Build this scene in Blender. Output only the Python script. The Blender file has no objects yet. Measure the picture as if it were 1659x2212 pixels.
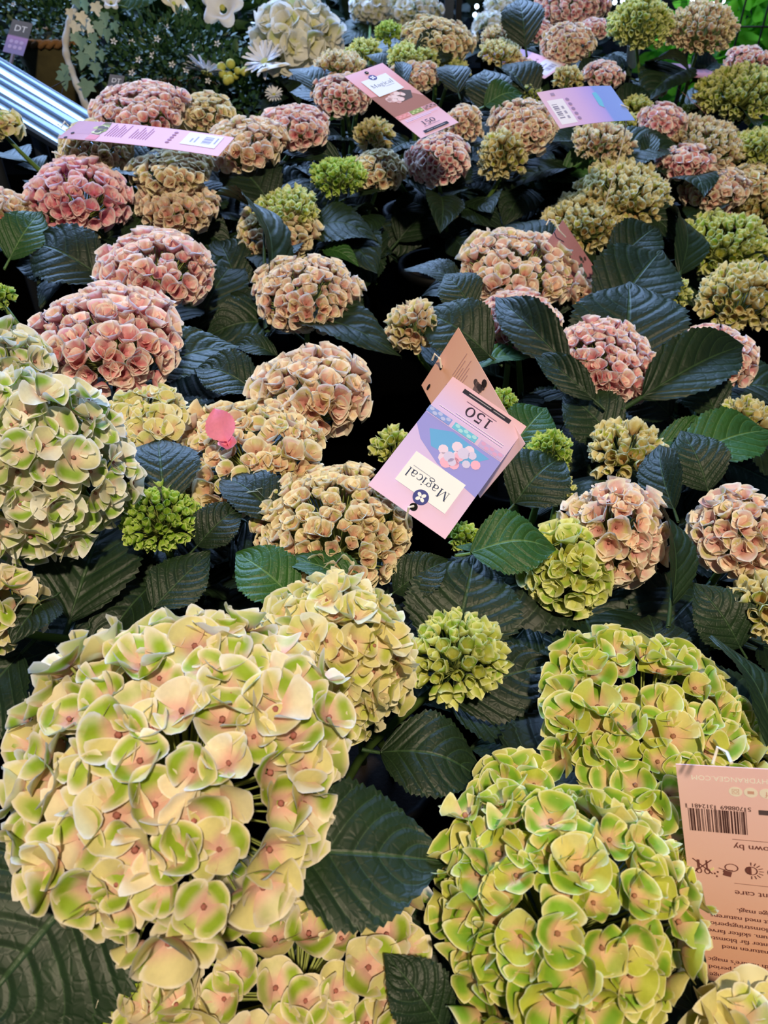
import bpy, math, random
import numpy as np
from mathutils import Vector, Matrix

random.seed(11)
rng = np.random.default_rng(11)
C = bpy.context.scene.collection
S = bpy.context.scene

# ------------------------------------------------------------------ camera
F = 1700.0                       # focal length in pixels of the 1659 x 2212 frame
PITCH = math.radians(40)
CAM = Vector((0, 0, 1.5))
FW = Vector((0, math.cos(PITCH), -math.sin(PITCH)))
RT = Vector((1, 0, 0))
UP = Vector((0, math.sin(PITCH), math.cos(PITCH)))
cd = bpy.data.cameras.new('camera')
cam = bpy.data.objects.new('camera', cd)
C.objects.link(cam)
cam.location = CAM
cam.rotation_euler = (math.radians(90) - PITCH, 0, 0)
cd.sensor_fit = 'VERTICAL'
cd.sensor_height = 36.0
cd.sensor_width = 27.0
cd.lens = F / 2212 * 36.0
cd.clip_start = 0.02
cd.dof.use_dof = True
cd.dof.focus_distance = 0.68
cd.dof.aperture_fstop = 12.0
S.camera = cam

# ------------------------------------------------------------------ light
S.view_settings.view_transform = 'Standard'
S.view_settings.look = 'None'
S.view_settings.gamma = 1.0
S.view_settings.use_curve_mapping = False
S.view_settings.exposure = -0.18
W = bpy.data.worlds.new('world')
S.world = W
W.use_nodes = True
bg = W.node_tree.nodes['Background']
bg.inputs[0].default_value = (0.30, 0.46, 0.85, 1)
bg.inputs[1].default_value = 0.11


def lamp(name, kind, loc, target, energy, color, **kw):
    d = bpy.data.lights.new(name, kind)
    d.energy = energy
    d.color = color
    for k, v in kw.items():
        setattr(d, k, v)
    o = bpy.data.objects.new(name, d)
    C.objects.link(o)
    o.location = loc
    o.rotation_euler = (Vector(target) - Vector(loc)).to_track_quat('-Z', 'Y').to_euler()
    return o


# warm ceiling spotlights on the customer side of the bench, cool daylight from the glazing behind it
lamp('warm_spotlight', 'SPOT', (0.15, -0.60, 2.80), (-0.05, 0.95, 1.0), 205, (1.0, 0.82, 0.58),
     spot_size=math.radians(92), spot_blend=0.6, shadow_soft_size=0.05)
lamp('daylight_glazing', 'AREA', (-1.0, 4.3, 3.5), (0.0, 0.9, 1.0), 560, (0.36, 0.56, 1.0),
     shape='RECTANGLE', size=4.2, size_y=2.0)


# ------------------------------------------------------------------ helpers
def lin(h):
    h = h.lstrip('#')
    out = []
    for i in (0, 2, 4):
        c = int(h[i:i + 2], 16) / 255
        out.append(c / 12.92 if c <= 0.04045 else ((c + 0.055) / 1.055) ** 2.4)
    return (*out, 1.0)


def ray(px, py):
    return FW + RT * ((px - 829.5) / F) - UP * ((py - 1106) / F)


def at_depth(px, py, d):
    return CAM + ray(px, py) * d


def canopy_drop(px, py):
    near = 0.39 + 0.11 * min(max(px / 1659, 0), 1)
    far = 0.27 + 0.03 * px / 1659
    s = min(max((500 - py) / 400, 0), 1.15)
    return near + (far - near) * s


def on_canopy(px, py, extra=0.0):
    r = ray(px, py)
    t = (canopy_drop(px, py) + extra) / max(-r.z, 0.05)
    return CAM + r * t, t


def depth_of(p):
    return (p - CAM).dot(FW)


def project(p):
    q = p - CAM
    d = q.dot(FW)
    return 829.5 + F * q.dot(RT) / d, 1106 - F * q.dot(UP) / d


def mesh_from(name, V, Fq, mat=None, attr=None, uv=None, smooth=True):
    """V: (n,3) array; Fq: (m,4) or (m,3) int array or list of such arrays; attr: (n,3) per-vertex 'pet' vector; uv: (n,2) per vertex"""
    me = bpy.data.meshes.new(name)
    V = np.asarray(V, dtype=np.float32)
    groups = Fq if isinstance(Fq, list) else [Fq]
    groups = [np.asarray(g, dtype=np.int32) for g in groups if len(g)]
    me.vertices.add(len(V))
    me.vertices.foreach_set('co', V.ravel())
    loops = np.concatenate([g.ravel() for g in groups])
    tot = np.concatenate([np.full(len(g), g.shape[1], np.int32) for g in groups])
    start = np.concatenate([[0], np.cumsum(tot)[:-1]]).astype(np.int32)
    me.loops.add(len(loops))
    me.loops.foreach_set('vertex_index', loops)
    me.polygons.add(len(tot))
    me.polygons.foreach_set('loop_start', start)
    me.polygons.foreach_set('loop_total', tot)
    if uv is not None:
        l = me.uv_layers.new(name='UVMap')
        l.data.foreach_set('uv', np.asarray(uv, np.float32)[loops].ravel())
    if attr is not None:
        a = me.attributes.new('pet', 'FLOAT_VECTOR', 'POINT')
        a.data.foreach_set('vector', np.asarray(attr, np.float32).ravel())
    me.update(calc_edges=True)
    me.polygons.foreach_set('use_smooth', np.full(len(tot), smooth))
    if mat:
        me.materials.append(mat)
    return me


def link(name, me, parent=None, M=None, world_of_parent=None):
    o = bpy.data.objects.new(name, me)
    C.objects.link(o)
    if parent is not None:
        o.parent = parent
        if M is not None:
            wp = world_of_parent if world_of_parent is not None else Matrix.Translation(wloc[parent.name])
            o.matrix_basis = wp.inverted() @ M
    elif M is not None:
        o.matrix_basis = M
    return o


wloc = {}


def empty(name, loc, parent=None):
    o = bpy.data.objects.new(name, None)
    C.objects.link(o)
    o.empty_display_size = 0.02
    wloc[o.name] = Vector(loc)
    if parent is not None:
        o.parent = parent
        o.location = Vector(loc) - wloc[parent.name]
    else:
        o.location = loc
    return o


def tag(o, label, cat, group=None, kind=None):
    if label:
        o['label'] = label
    if cat:
        o['category'] = cat
    if group:
        o['group'] = group
    if kind:
        o['kind'] = kind
    return o


class MB:
    """collects vertices and faces for one mesh"""

    def __init__(self):
        self.V = []
        self.F = []

    def add(self, v, f):
        b = len(self.V)
        self.V.extend([tuple(p) for p in v])
        self.F.extend([tuple(i + b for i in q) for q in f])

    def box(self, c, s, R=None):
        hx, hy, hz = s[0] / 2, s[1] / 2, s[2] / 2
        v = [Vector((x, y, z)) for z in (-hz, hz) for y in (-hy, hy) for x in (-hx, hx)]
        if R is not None:
            v = [R @ p for p in v]
        c = Vector(c)
        self.add([p + c for p in v], [(0, 2, 3, 1), (4, 5, 7, 6), (0, 1, 5, 4), (2, 6, 7, 3), (0, 4, 6, 2), (1, 3, 7, 5)])

    def tube(self, pts, rad, n=6, cap=True):
        pts = [Vector(p) for p in pts]
        if not hasattr(rad, '__len__'):
            rad = [rad] * len(pts)
        vs, fs = [], []
        ref = Vector((0.3, 0.8, 0.52)).normalized()
        for i, p in enumerate(pts):
            t = (pts[min(i + 1, len(pts) - 1)] - pts[max(i - 1, 0)])
            t = t.normalized() if t.length > 1e-9 else Vector((0, 0, 1))
            a = t.cross(ref)
            if a.length < 0.05:
                a = t.cross(Vector((1, 0, 0)))
            a.normalize()
            b = t.cross(a)
            for k in range(n):
                an = 2 * math.pi * k / n
                vs.append(p + (a * math.cos(an) + b * math.sin(an)) * rad[i])
        for i in range(len(pts) - 1):
            for k in range(n):
                k2 = (k + 1) % n
                fs.append((i * n + k, i * n + k2, (i + 1) * n + k2, (i + 1) * n + k))
        if cap:
            fs.append(tuple(range(n - 1, -1, -1)))
            fs.append(tuple((len(pts) - 1) * n + k for k in range(n)))
        self.add(vs, fs)

    def lathe(self, prof, c=(0, 0, 0), n=24):
        c = Vector(c)
        vs, fs = [], []
        for r, z in prof:
            for k in range(n):
                an = 2 * math.pi * k / n
                vs.append(c + Vector((r * math.cos(an), r * math.sin(an), z)))
        for i in range(len(prof) - 1):
            for k in range(n):
                k2 = (k + 1) % n
                fs.append((i * n + k, i * n + k2, (i + 1) * n + k2, (i + 1) * n + k))
        self.add(vs, fs)

    def build(self, name, mat, parent=None, smooth=True, origin=None):
        me = bpy.data.meshes.new(name)
        o0 = Vector(origin) if origin is not None else (wloc[parent.name] if parent is not None else Vector((0, 0, 0)))
        me.from_pydata([tuple(Vector(v) - o0) for v in self.V], [], self.F)
        me.update()
        if smooth:
            me.polygons.foreach_set('use_smooth', [True] * len(me.polygons))
        if mat:
            me.materials.append(mat)
        o = bpy.data.objects.new(name, me)
        C.objects.link(o)
        if parent is not None:
            o.parent = parent
            o.location = o0 - wloc[parent.name]
        else:
            o.location = o0
        wloc[o.name] = o0
        return o


# ------------------------------------------------------------------ materials
def new_mat(name):
    m = bpy.data.materials.new(name)
    m.use_nodes = True
    nt = m.node_tree
    return m, nt, nt.nodes, nt.links, nt.nodes['Principled BSDF']


def simple(name, hexcol, rough=0.6, metal=0.0, noise=0.12, scale=60.0, spec=0.4, emit=None, bump=0.0):
    m, nt, N, L, P = new_mat(name)
    col = lin(hexcol)
    tc = N.new('ShaderNodeTexCoord')
    nz = N.new('ShaderNodeTexNoise')
    nz.inputs['Scale'].default_value = scale
    nz.inputs['Detail'].default_value = 4
    L.new(tc.outputs['Object'], nz.inputs['Vector'])
    mx = N.new('ShaderNodeMix')
    mx.data_type = 'RGBA'
    mx.inputs[6].default_value = tuple(c * (1 - noise) for c in col[:3]) + (1,)
    mx.inputs[7].default_value = tuple(min(1, c * (1 + noise)) for c in col[:3]) + (1,)
    L.new(nz.outputs['Fac'], mx.inputs[0])
    L.new(mx.outputs[2], P.inputs['Base Color'])
    P.inputs['Roughness'].default_value = rough
    P.inputs['Metallic'].default_value = metal
    P.inputs['Specular IOR Level'].default_value = spec
    if bump:
        b = N.new('ShaderNodeBump')
        b.inputs['Strength'].default_value = bump
        b.inputs['Distance'].default_value = 0.003
        L.new(nz.outputs['Fac'], b.inputs['Height'])
        L.new(b.outputs[0], P.inputs['Normal'])
    if emit:
        P.inputs['Emission Color'].default_value = col
        P.inputs['Emission Strength'].default_value = emit
    return m


def mathn(N, L, op, a, b=None, clamp=False):
    n = N.new('ShaderNodeMath')
    n.operation = op
    n.use_clamp = clamp
    for i, v in enumerate((a, b)):
        if v is None:
            continue
        if isinstance(v, (int, float)):
            n.inputs[i].default_value = v
        else:
            L.new(v, n.inputs[i])
    return n.outputs[0]


def mixc(N, L, fac, a, b):
    n = N.new('ShaderNodeMix')
    n.data_type = 'RGBA'
    if isinstance(fac, (int, float)):
        n.inputs[0].default_value = fac
    else:
        L.new(fac, n.inputs[0])
    for i, v in ((6, a), (7, b)):
        if isinstance(v, tuple):
            n.inputs[i].default_value = v
        else:
            L.new(v, n.inputs[i])
    return n.outputs[2]


def smoothstep(N, L, v, lo, hi):
    n = N.new('ShaderNodeMapRange')
    n.interpolation_type = 'SMOOTHSTEP'
    L.new(v, n.inputs[0])
    n.inputs[1].default_value = lo
    n.inputs[2].default_value = hi
    return n.outputs[0]


def petal_mat(name, inner, mid, alt, patch, rim, centre, patch_amt=0.5, rim_w=0.6):
    """sepal: inner colour by the eye, mid or alt colour by sepal, a green patch on some, a pale rim; 'pet' = (random, rim, along)"""
    m, nt, N, L, P = new_mat(name)
    at = N.new('ShaderNodeAttribute')
    at.attribute_name = 'pet'
    sp = N.new('ShaderNodeSeparateXYZ')
    L.new(at.outputs['Vector'], sp.inputs[0])
    oi = N.new('ShaderNodeObjectInfo')
    r = mathn(N, L, 'FRACT', mathn(N, L, 'ADD', sp.outputs[0], oi.outputs['Random']))
    r2 = mathn(N, L, 'FRACT', mathn(N, L, 'MULTIPLY', r, 7.31))
    rim, along = sp.outputs[1], sp.outputs[2]
    c = mixc(N, L, smoothstep(N, L, r2, 0.25, 0.9), lin(mid), lin(alt))
    tc = N.new('ShaderNodeTexCoord')
    nz = N.new('ShaderNodeTexNoise')
    nz.inputs['Scale'].default_value = 1.6
    L.new(tc.outputs['Object'], nz.inputs['Vector'])
    pm = mathn(N, L, 'MULTIPLY', smoothstep(N, L, along, 0.15, 0.6), mathn(N, L, 'SUBTRACT', 1.0, smoothstep(N, L, rim, 0.45, 0.95)))
    pm = mathn(N, L, 'MULTIPLY', pm, smoothstep(N, L, mathn(N, L, 'ADD', r, mathn(N, L, 'MULTIPLY', nz.outputs['Fac'], 0.3)), 1.15 - patch_amt, 1.45 - patch_amt))
    c = mixc(N, L, pm, c, lin(patch))
    c = mixc(N, L, mathn(N, L, 'SUBTRACT', 1.0, smoothstep(N, L, along, 0.05, 0.55)), c, lin(inner))
    c = mixc(N, L, smoothstep(N, L, rim_, rim_w, 1.0) if False else smoothstep(N, L, sp.outputs[1], rim_w, 1.0), c, lin(RIMS[name]))
    cen = mathn(N, L, 'LESS_THAN', along, -0.5)
    c = mixc(N, L, cen, c, lin(centre))
    hs = N.new('ShaderNodeHueSaturation')
    hs.inputs['Saturation'].default_value = 1.0
    n2 = N.new('ShaderNodeTexNoise')
    n2.inputs['Scale'].default_value = 12
    n2.inputs['Detail'].default_value = 5
    L.new(tc.outputs['Object'], n2.inputs['Vector'])
    v = mathn(N, L, 'ADD', mathn(N, L, 'MULTIPLY', r2, 0.20), mathn(N, L, 'ADD', 0.78, mathn(N, L, 'MULTIPLY', n2.outputs['Fac'], 0.24)))
    L.new(v, hs.inputs['Value'])
    L.new(c, hs.inputs['Color'])
    L.new(hs.outputs[0], P.inputs['Base Color'])
    P.inputs['Roughness'].default_value = 0.6
    P.inputs['Specular IOR Level'].default_value = 0.25
    tr = N.new('ShaderNodeBsdfTranslucent')
    L.new(hs.outputs[0], tr.inputs['Color'])
    ms = N.new('ShaderNodeMixShader')
    ms.inputs[0].default_value = 0.28
    L.new(P.outputs[0], ms.inputs[1])
    L.new(tr.outputs[0], ms.inputs[2])
    L.new(ms.outputs[0], N['Material Output'].inputs[0])
    return m


#          inner      mid        alt        patch      rim        centre    patch rimw
FAMS = {
    'cream':  ('#e2b4a4', '#e6dc98', '#ecdfc0', '#9cb834', '#f4ecda', '#b7756c', 0.74, 0.80),
    'ivory':  ('#e4c8b4', '#e6e2b4', '#eeece0', '#94b840', '#f6f6f0', '#b07c72', 0.72, 0.74),
    'butter': ('#e2c0a0', '#e6dc90', '#eae2b8', '#bcc454', '#f4eccc', '#b27a66', 0.55, 0.80),
    'lime':   ('#e0b890', '#c4cc4c', '#dcd080', '#84ae2e', '#f0ecb8', '#b8846a', 0.74, 0.84),
    'pink':   ('#cc747c', '#eea8ac', '#f2b8b8', '#ecd0a8', '#fdf4e6', '#a85a5c', 0.34, 0.50),
    'rose':   ('#d8748a', '#f29cb2', '#f0b0b0', '#eecab4', '#fdece6', '#b45c68', 0.28, 0.50),
    'blush':  ('#d08e84', '#eec0b4', '#eecbae', '#d8d08c', '#fcf4de', '#b47868', 0.46, 0.50),
    'peach':  ('#cc9a80', '#e6c0a4', '#e2c89c', '#c8c870', '#f8f0cc', '#a87460', 0.54, 0.50),
    'gold':   ('#cca46c', '#dcc87c', '#e4d498', '#bcc450', '#f6f0c4', '#a0803c', 0.52, 0.50),
    'chartreuse': ('#acac40', '#c8d05c', '#d6d878', '#a0c044', '#f0f2b4', '#98903c', 0.60, 0.50),
    'budgreen': ('#7c9a28', '#a0c440', '#b4d050', '#84b02c', '#d4e488', '#7c9030', 0.60, 0.50),
    'white':  ('#dcd890', '#f0ecd8', '#f4f2ea', '#d4dc90', '#f8f8f4', '#c8c070', 0.35, 0.60),
    'hotpink': ('#ee7c98', '#f58cac', '#f898b4', '#f58cac', '#fab8c8', '#c04060', 0.2, 0.70),
}
RIMS = {k: v[4] for k, v in FAMS.items()}  # own cream rims, on cup colours brightened to hold the light on them
PM = {}
rim_ = None
for k, v in FAMS.items():
    PM[k] = petal_mat(k, v[0], v[1], v[2], v[3], v[4], v[5], v[6], v[7])


def leaf_mat(name, base, light, vein, rough=0.5, veins=7.0, bump=0.35):
    m, nt, N, L, P = new_mat(name)
    uv = N.new('ShaderNodeUVMap')
    sp = N.new('ShaderNodeSeparateXYZ')
    L.new(uv.outputs[0], sp.inputs[0])
    oi = N.new('ShaderNodeObjectInfo')
    au = mathn(N, L, 'ABSOLUTE', mathn(N, L, 'SUBTRACT', mathn(N, L, 'MULTIPLY', sp.outputs[0], 2.0), 1.0))
    s = mathn(N, L, 'MULTIPLY', mathn(N, L, 'SUBTRACT', sp.outputs[1], mathn(N, L, 'MULTIPLY', mathn(N, L, 'POWER', au, 1.3), 0.33)), veins)
    s = mathn(N, L, 'ADD', s, 20.0)
    tri = mathn(N, L, 'PINGPONG', s, 0.5)
    lat = mathn(N, L, 'SUBTRACT', 1.0, smoothstep(N, L, tri, 0.0, 0.05))
    mid = mathn(N, L, 'SUBTRACT', 1.0, smoothstep(N, L, au, 0.012, 0.045))
    vein_f = mathn(N, L, 'MAXIMUM', mathn(N, L, 'MULTIPLY', lat, 0.7), mid)
    tc = N.new('ShaderNodeTexCoord')
    vo = N.new('ShaderNodeTexVoronoi')
    vo.feature = 'DISTANCE_TO_EDGE'
    vo.inputs['Scale'].default_value = 16
    L.new(tc.outputs['Object'], vo.inputs['Vector'])
    small = smoothstep(N, L, vo.outputs['Distance'], 0.0, 0.22)
    nz = N.new('ShaderNodeTexNoise')
    nz.inputs['Scale'].default_value = 5
    L.new(tc.outputs['Object'], nz.inputs['Vector'])
    c = mixc(N, L, mathn(N, L, 'MULTIPLY', nz.outputs['Fac'], mathn(N, L, 'ADD', 0.35, oi.outputs['Random'])), lin(base), lin(light))
    c = mixc(N, L, mathn(N, L, 'MULTIPLY', vein_f, 0.55), c, lin(vein))
    L.new(c, P.inputs['Base Color'])
    P.inputs['Roughness'].default_value = rough
    P.inputs['Specular IOR Level'].default_value = 0.34
    hgt = mathn(N, L, 'ADD', mathn(N, L, 'MULTIPLY', smoothstep(N, L, tri, 0.0, 0.3), 1.0), mathn(N, L, 'MULTIPLY', small, 0.16))
    hgt = mathn(N, L, 'SUBTRACT', hgt, mid)
    b = N.new('ShaderNodeBump')
    b.inputs['Strength'].default_value = bump
    b.inputs['Distance'].default_value = 0.003
    L.new(hgt, b.inputs['Height'])
    L.new(b.outputs[0], P.inputs['Normal'])
    return m


LEAF = leaf_mat('hydrangea_leaf', '#142214', '#20361c', '#3e5a36')
LEAF_BRIGHT = leaf_mat('young_leaf', '#23451f', '#356228', '#6f9458')
M_STEM = simple('stem_green', '#5d7a35', 0.5)
M_PED = simple('pedicel_green', '#8f9a50', 0.6)
M_POT = simple('black_pot', '#0c0d0e', 0.6, spec=0.2)
M_SOIL = simple('potting_soil', '#1c1511', 0.95, bump=0.6, scale=200)
M_TABLE = simple('dark_bench', '#030303', 1.0, spec=0.0)
M_FRAME = simple('grey_steel', '#5a6068', 0.4, metal=0.8)
M_FLOOR = simple('dark_concrete', '#18191b', 0.9, spec=0.1, scale=8, bump=0.2)
M_WALL = simple('dark_hall_wall', '#141a1f', 0.9, scale=2, noise=0.3)
M_ALU = simple('brushed_aluminium', '#98a6b2', 0.42, metal=0.8, noise=0.05)
M_ROPE = simple('jute_rope', '#8a6238', 0.9, noise=0.35, scale=120, bump=0.6)
M_BASKET = simple('mossy_basket', '#4a4428', 0.95, noise=0.5, scale=40, bump=0.8)
M_BUSH = simple('small_leaf', '#35562c', 0.5, noise=0.4, scale=9)
M_IVY = simple('ivy_leaf', '#7fa394', 0.5, noise=0.25, scale=15)
M_WHITE = simple('white_petal', '#eef0f6', 0.5, noise=0.04)
M_CREAMP = simple('cream_petal', '#ece6d2', 0.5, noise=0.06)
M_YEL = simple('yellow_green_eye', '#c3c35a', 0.6)
M_BIRCH = simple('birch_hoop', '#c8c2b6', 0.7, noise=0.3, scale=25, bump=0.4)
M_TREE = simple('bright_tree_leaf', '#5fae32', 0.45, noise=0.35, scale=4)
_n, _l = M_TREE.node_tree.nodes, M_TREE.node_tree.links
_t, _x = _n.new('ShaderNodeBsdfTranslucent'), _n.new('ShaderNodeMixShader')
_t.inputs[0].default_value = lin('#8cd83c')
_x.inputs[0].default_value = 0.55
_l.new(_n['Principled BSDF'].outputs[0], _x.inputs[1])
_l.new(_t.outputs[0], _x.inputs[2])
_l.new(_x.outputs[0], _n['Material Output'].inputs[0])
M_BARK = simple('bark', '#2c2620', 0.9, bump=0.5)
M_BLACK = simple('black_wire', '#0b0c0e', 0.5)
M_STRING = simple('white_string', '#efeae0', 0.8)
M_GLOW = simple('fairy_bulb', '#d8f0ff', 0.3, emit=6.0)
M_BLUEW = simple('bluish_petal', '#a9bfdc', 0.6, noise=0.15)

# ------------------------------------------------------------------ setting
TIER1, TIER2 = 0.60, 0.76
b = MB()
b.box((0, 2.0, -0.05), (9, 8, 0.1))
tag(b.build('floor', M_FLOOR, smooth=False), 'dark concrete floor under the flower benches', 'floor', kind='structure')
b = MB()
b.box((0, 5.1, 1.5), (9, 0.1, 3.0))
tag(b.build('wall_back', M_WALL, smooth=False), 'dark hall wall far behind the flowers', 'wall', kind='structure')


def bench(name, label, x0, x1, y0, y1, z):
    r = tag(empty(name, ((x0 + x1) / 2, (y0 + y1) / 2, 0)), label, 'bench')
    m = MB()
    m.box(((x0 + x1) / 2, (y0 + y1) / 2, z - 0.015), (x1 - x0, y1 - y0, 0.03))
    m.build('table_top', M_TABLE, r, smooth=False)
    m = MB()
    m.box(((x0 + x1) / 2, y0 + 0.008, z / 2 - 0.016), (x1 - x0, 0.012, z - 0.032))
    m.build('shade_panel', M_TABLE, r, smooth=False)  # added black sheet, gives the gap between benches its deep shade
    for x in (x0 + 0.05, x1 - 0.05):
        for y in (y0 + 0.05, y1 - 0.05):
            m = MB()
            m.box((x, y, (z - 0.03) / 2), (0.04, 0.04, z - 0.03))
            m.build('leg', M_FRAME, r, smooth=False)
    return r


bench('display_bench', 'low dark bench carrying the front hydrangea pots', -0.75, 1.05, -0.12, 1.14, TIER1)
bench('display_bench', 'raised dark bench carrying the rear hydrangea pots', -0.60, 1.30, 1.16, 1.87, TIER2)

# ------------------------------------------------------------------ floret meshes
def petal_patch(n, L_, Wd, b0, b1, k, ang, twist, rnd, tipup=0.0, point=0.0, base_w=0.5):
    t = np.linspace(-1, 1, n)
    U, V = np.meshgrid(t, t)
    X = U * np.sqrt(1 - V * V / 2)
    Y = V * np.sqrt(1 - U * U / 2)
    rim = np.maximum(np.abs(U), np.abs(V))
    y = (Y + 1) / 2                         # 0..1 along
    x = X * Wd * (base_w + (1 - base_w) * np.minimum(1, y * 1.7))
    x = x * (1 - point * np.clip(y - 0.6, 0, 1) * 1.6)
    ys = np.linspace(0, 1, 41)
    th = b0 + b1 * ys + tipup * np.clip(ys - 0.6, 0, 1)
    rr = np.concatenate([[0], np.cumsum(np.cos(th[:-1]) / 40)]) * L_
    hh = np.concatenate([[0], np.cumsum(np.sin(th[:-1]) / 40)]) * L_
    R = np.interp(y, ys, rr)
    H = np.interp(y, ys, hh)
    TH = np.interp(y, ys, th)
    off = k * x * x / max(Wd, 1e-6) + twist * x * y + 0.028 * rim ** 2 * np.sin(U * 4.2 + rnd * 40) * np.minimum(1, y * 2)
    R2 = R - np.sin(TH) * off
    H2 = H + np.cos(TH) * off
    R2 = R2 + 0.035
    ca, sa = math.cos(ang), math.sin(ang)
    P = np.stack([R2 * ca - x * sa, R2 * sa + x * ca, H2], -1).reshape(-1, 3)
    rimv = rim.copy()
    rimv[y < 0.3] = np.minimum(rimv[y < 0.3], 0.5)
    A = np.stack([np.full(n * n, rnd), rimv.ravel(), y.ravel()], -1)
    f = []
    for i in range(n - 1):
        for j in range(n - 1):
            f.append((i * n + j, i * n + j + 1, (i + 1) * n + j + 1, (i + 1) * n + j))
    return P, np.array(f), A


def bead(c, r, n=6, rings=4):
    V, Fq = [], []
    for i in range(rings + 1):
        ph = math.pi * i / rings
        for k in range(n):
            an = 2 * math.pi * k / n
            V.append((c[0] + r * math.sin(ph) * math.cos(an), c[1] + r * math.sin(ph) * math.sin(an), c[2] + r * math.cos(ph)))
    for i in range(rings):
        for k in range(n):
            k2 = (k + 1) % n
            Fq.append((i * n + k, (i + 1) * n + k, (i + 1) * n + k2, i * n + k2))
    return np.array(V), np.array(Fq)


def floret_arrays(shape, res, seed):
    g = random.Random(seed * 77 + hash_shape[shape])
    Vs, Fs, As, o = [], [], [], 0
    n = {'hi': 7, 'mid': 5, 'lo': 3}[res]
    a0 = g.random() * 6.28
    for p in range(4):
        ang = a0 + p * math.pi / 2 + g.uniform(-0.16, 0.16)
        sc = g.uniform(0.86, 1.12)
        if shape == 'open':
            L_, Wd = 0.52 * sc, 0.36 * sc
            b0, b1, k = g.uniform(0.08, 0.75), g.uniform(-0.4, 0.7), g.uniform(0.2, 1.1)
            tip, pt, bw = g.uniform(-0.9, 0.7), g.uniform(0, 0.4), 0.62
        elif shape == 'soft':
            L_, Wd = 0.52 * sc, 0.36 * sc
            b0, b1, k = g.uniform(0.3, 0.8), g.uniform(-0.1, 0.7), g.uniform(0.3, 0.9)
            tip, pt, bw = g.uniform(-0.6, 0.3), g.uniform(0, 0.3), 0.62
        elif shape == 'cup':
            L_, Wd = 0.72 * sc, 0.43 * sc
            b0, b1, k = g.uniform(0.60, 0.72), g.uniform(0.40, 0.60), g.uniform(1.1, 1.35)
            tip, pt, bw = g.uniform(-0.7, 0.1), g.uniform(0.0, 0.25), 0.56
        else:  # bud
            L_, Wd = 0.95 * sc, 0.34 * sc
            b0, b1, k = g.uniform(0.75, 0.95), g.uniform(0.75, 1.05), g.uniform(0.9, 1.2)
            tip, pt, bw = g.uniform(-0.5, 0.6), g.uniform(0.3, 0.8), 0.55
        P, f, A = petal_patch(n, L_, Wd, b0, b1, k, ang, g.uniform(-0.25, 0.25), g.random(), tip, pt, bw)
        P[:, 2] += 0.012 * (p % 2)
        Vs.append(P)
        Fs.append(f + o)
        As.append(A)
        o += len(P)
    if shape != 'bud':
        c = (0, 0, 0.06 if shape in ('open', 'soft') else 0.10)
        P, f = bead(c, 0.055, 6, 3) if res != 'lo' else bead(c, 0.06, 4, 2)
        Vs.append(P)
        Fs.append(f + o)
        As.append(np.tile([0.5, 0.0, -1.0], (len(P), 1)))
        o += len(P)
    return np.concatenate(Vs), np.concatenate(Fs), np.concatenate(As)


hash_shape = {'open': 1, 'soft': 4, 'cup': 2, 'bud': 3}
NVAR = 7
FA = {}
FMESH = {}


def floret_data(shape, res, v):
    k = (shape, res, v)
    if k not in FA:
        FA[k] = floret_arrays(shape, res, v + 1)
    return FA[k]


def floret_mesh(shape, res, v, fam):
    k = (shape, res, v, fam)
    if k not in FMESH:
        V, Fq, A = floret_data(shape, res, v)
        FMESH[k] = mesh_from('floret_' + shape, V, Fq, PM[fam], A)
    return FMESH[k]


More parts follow.
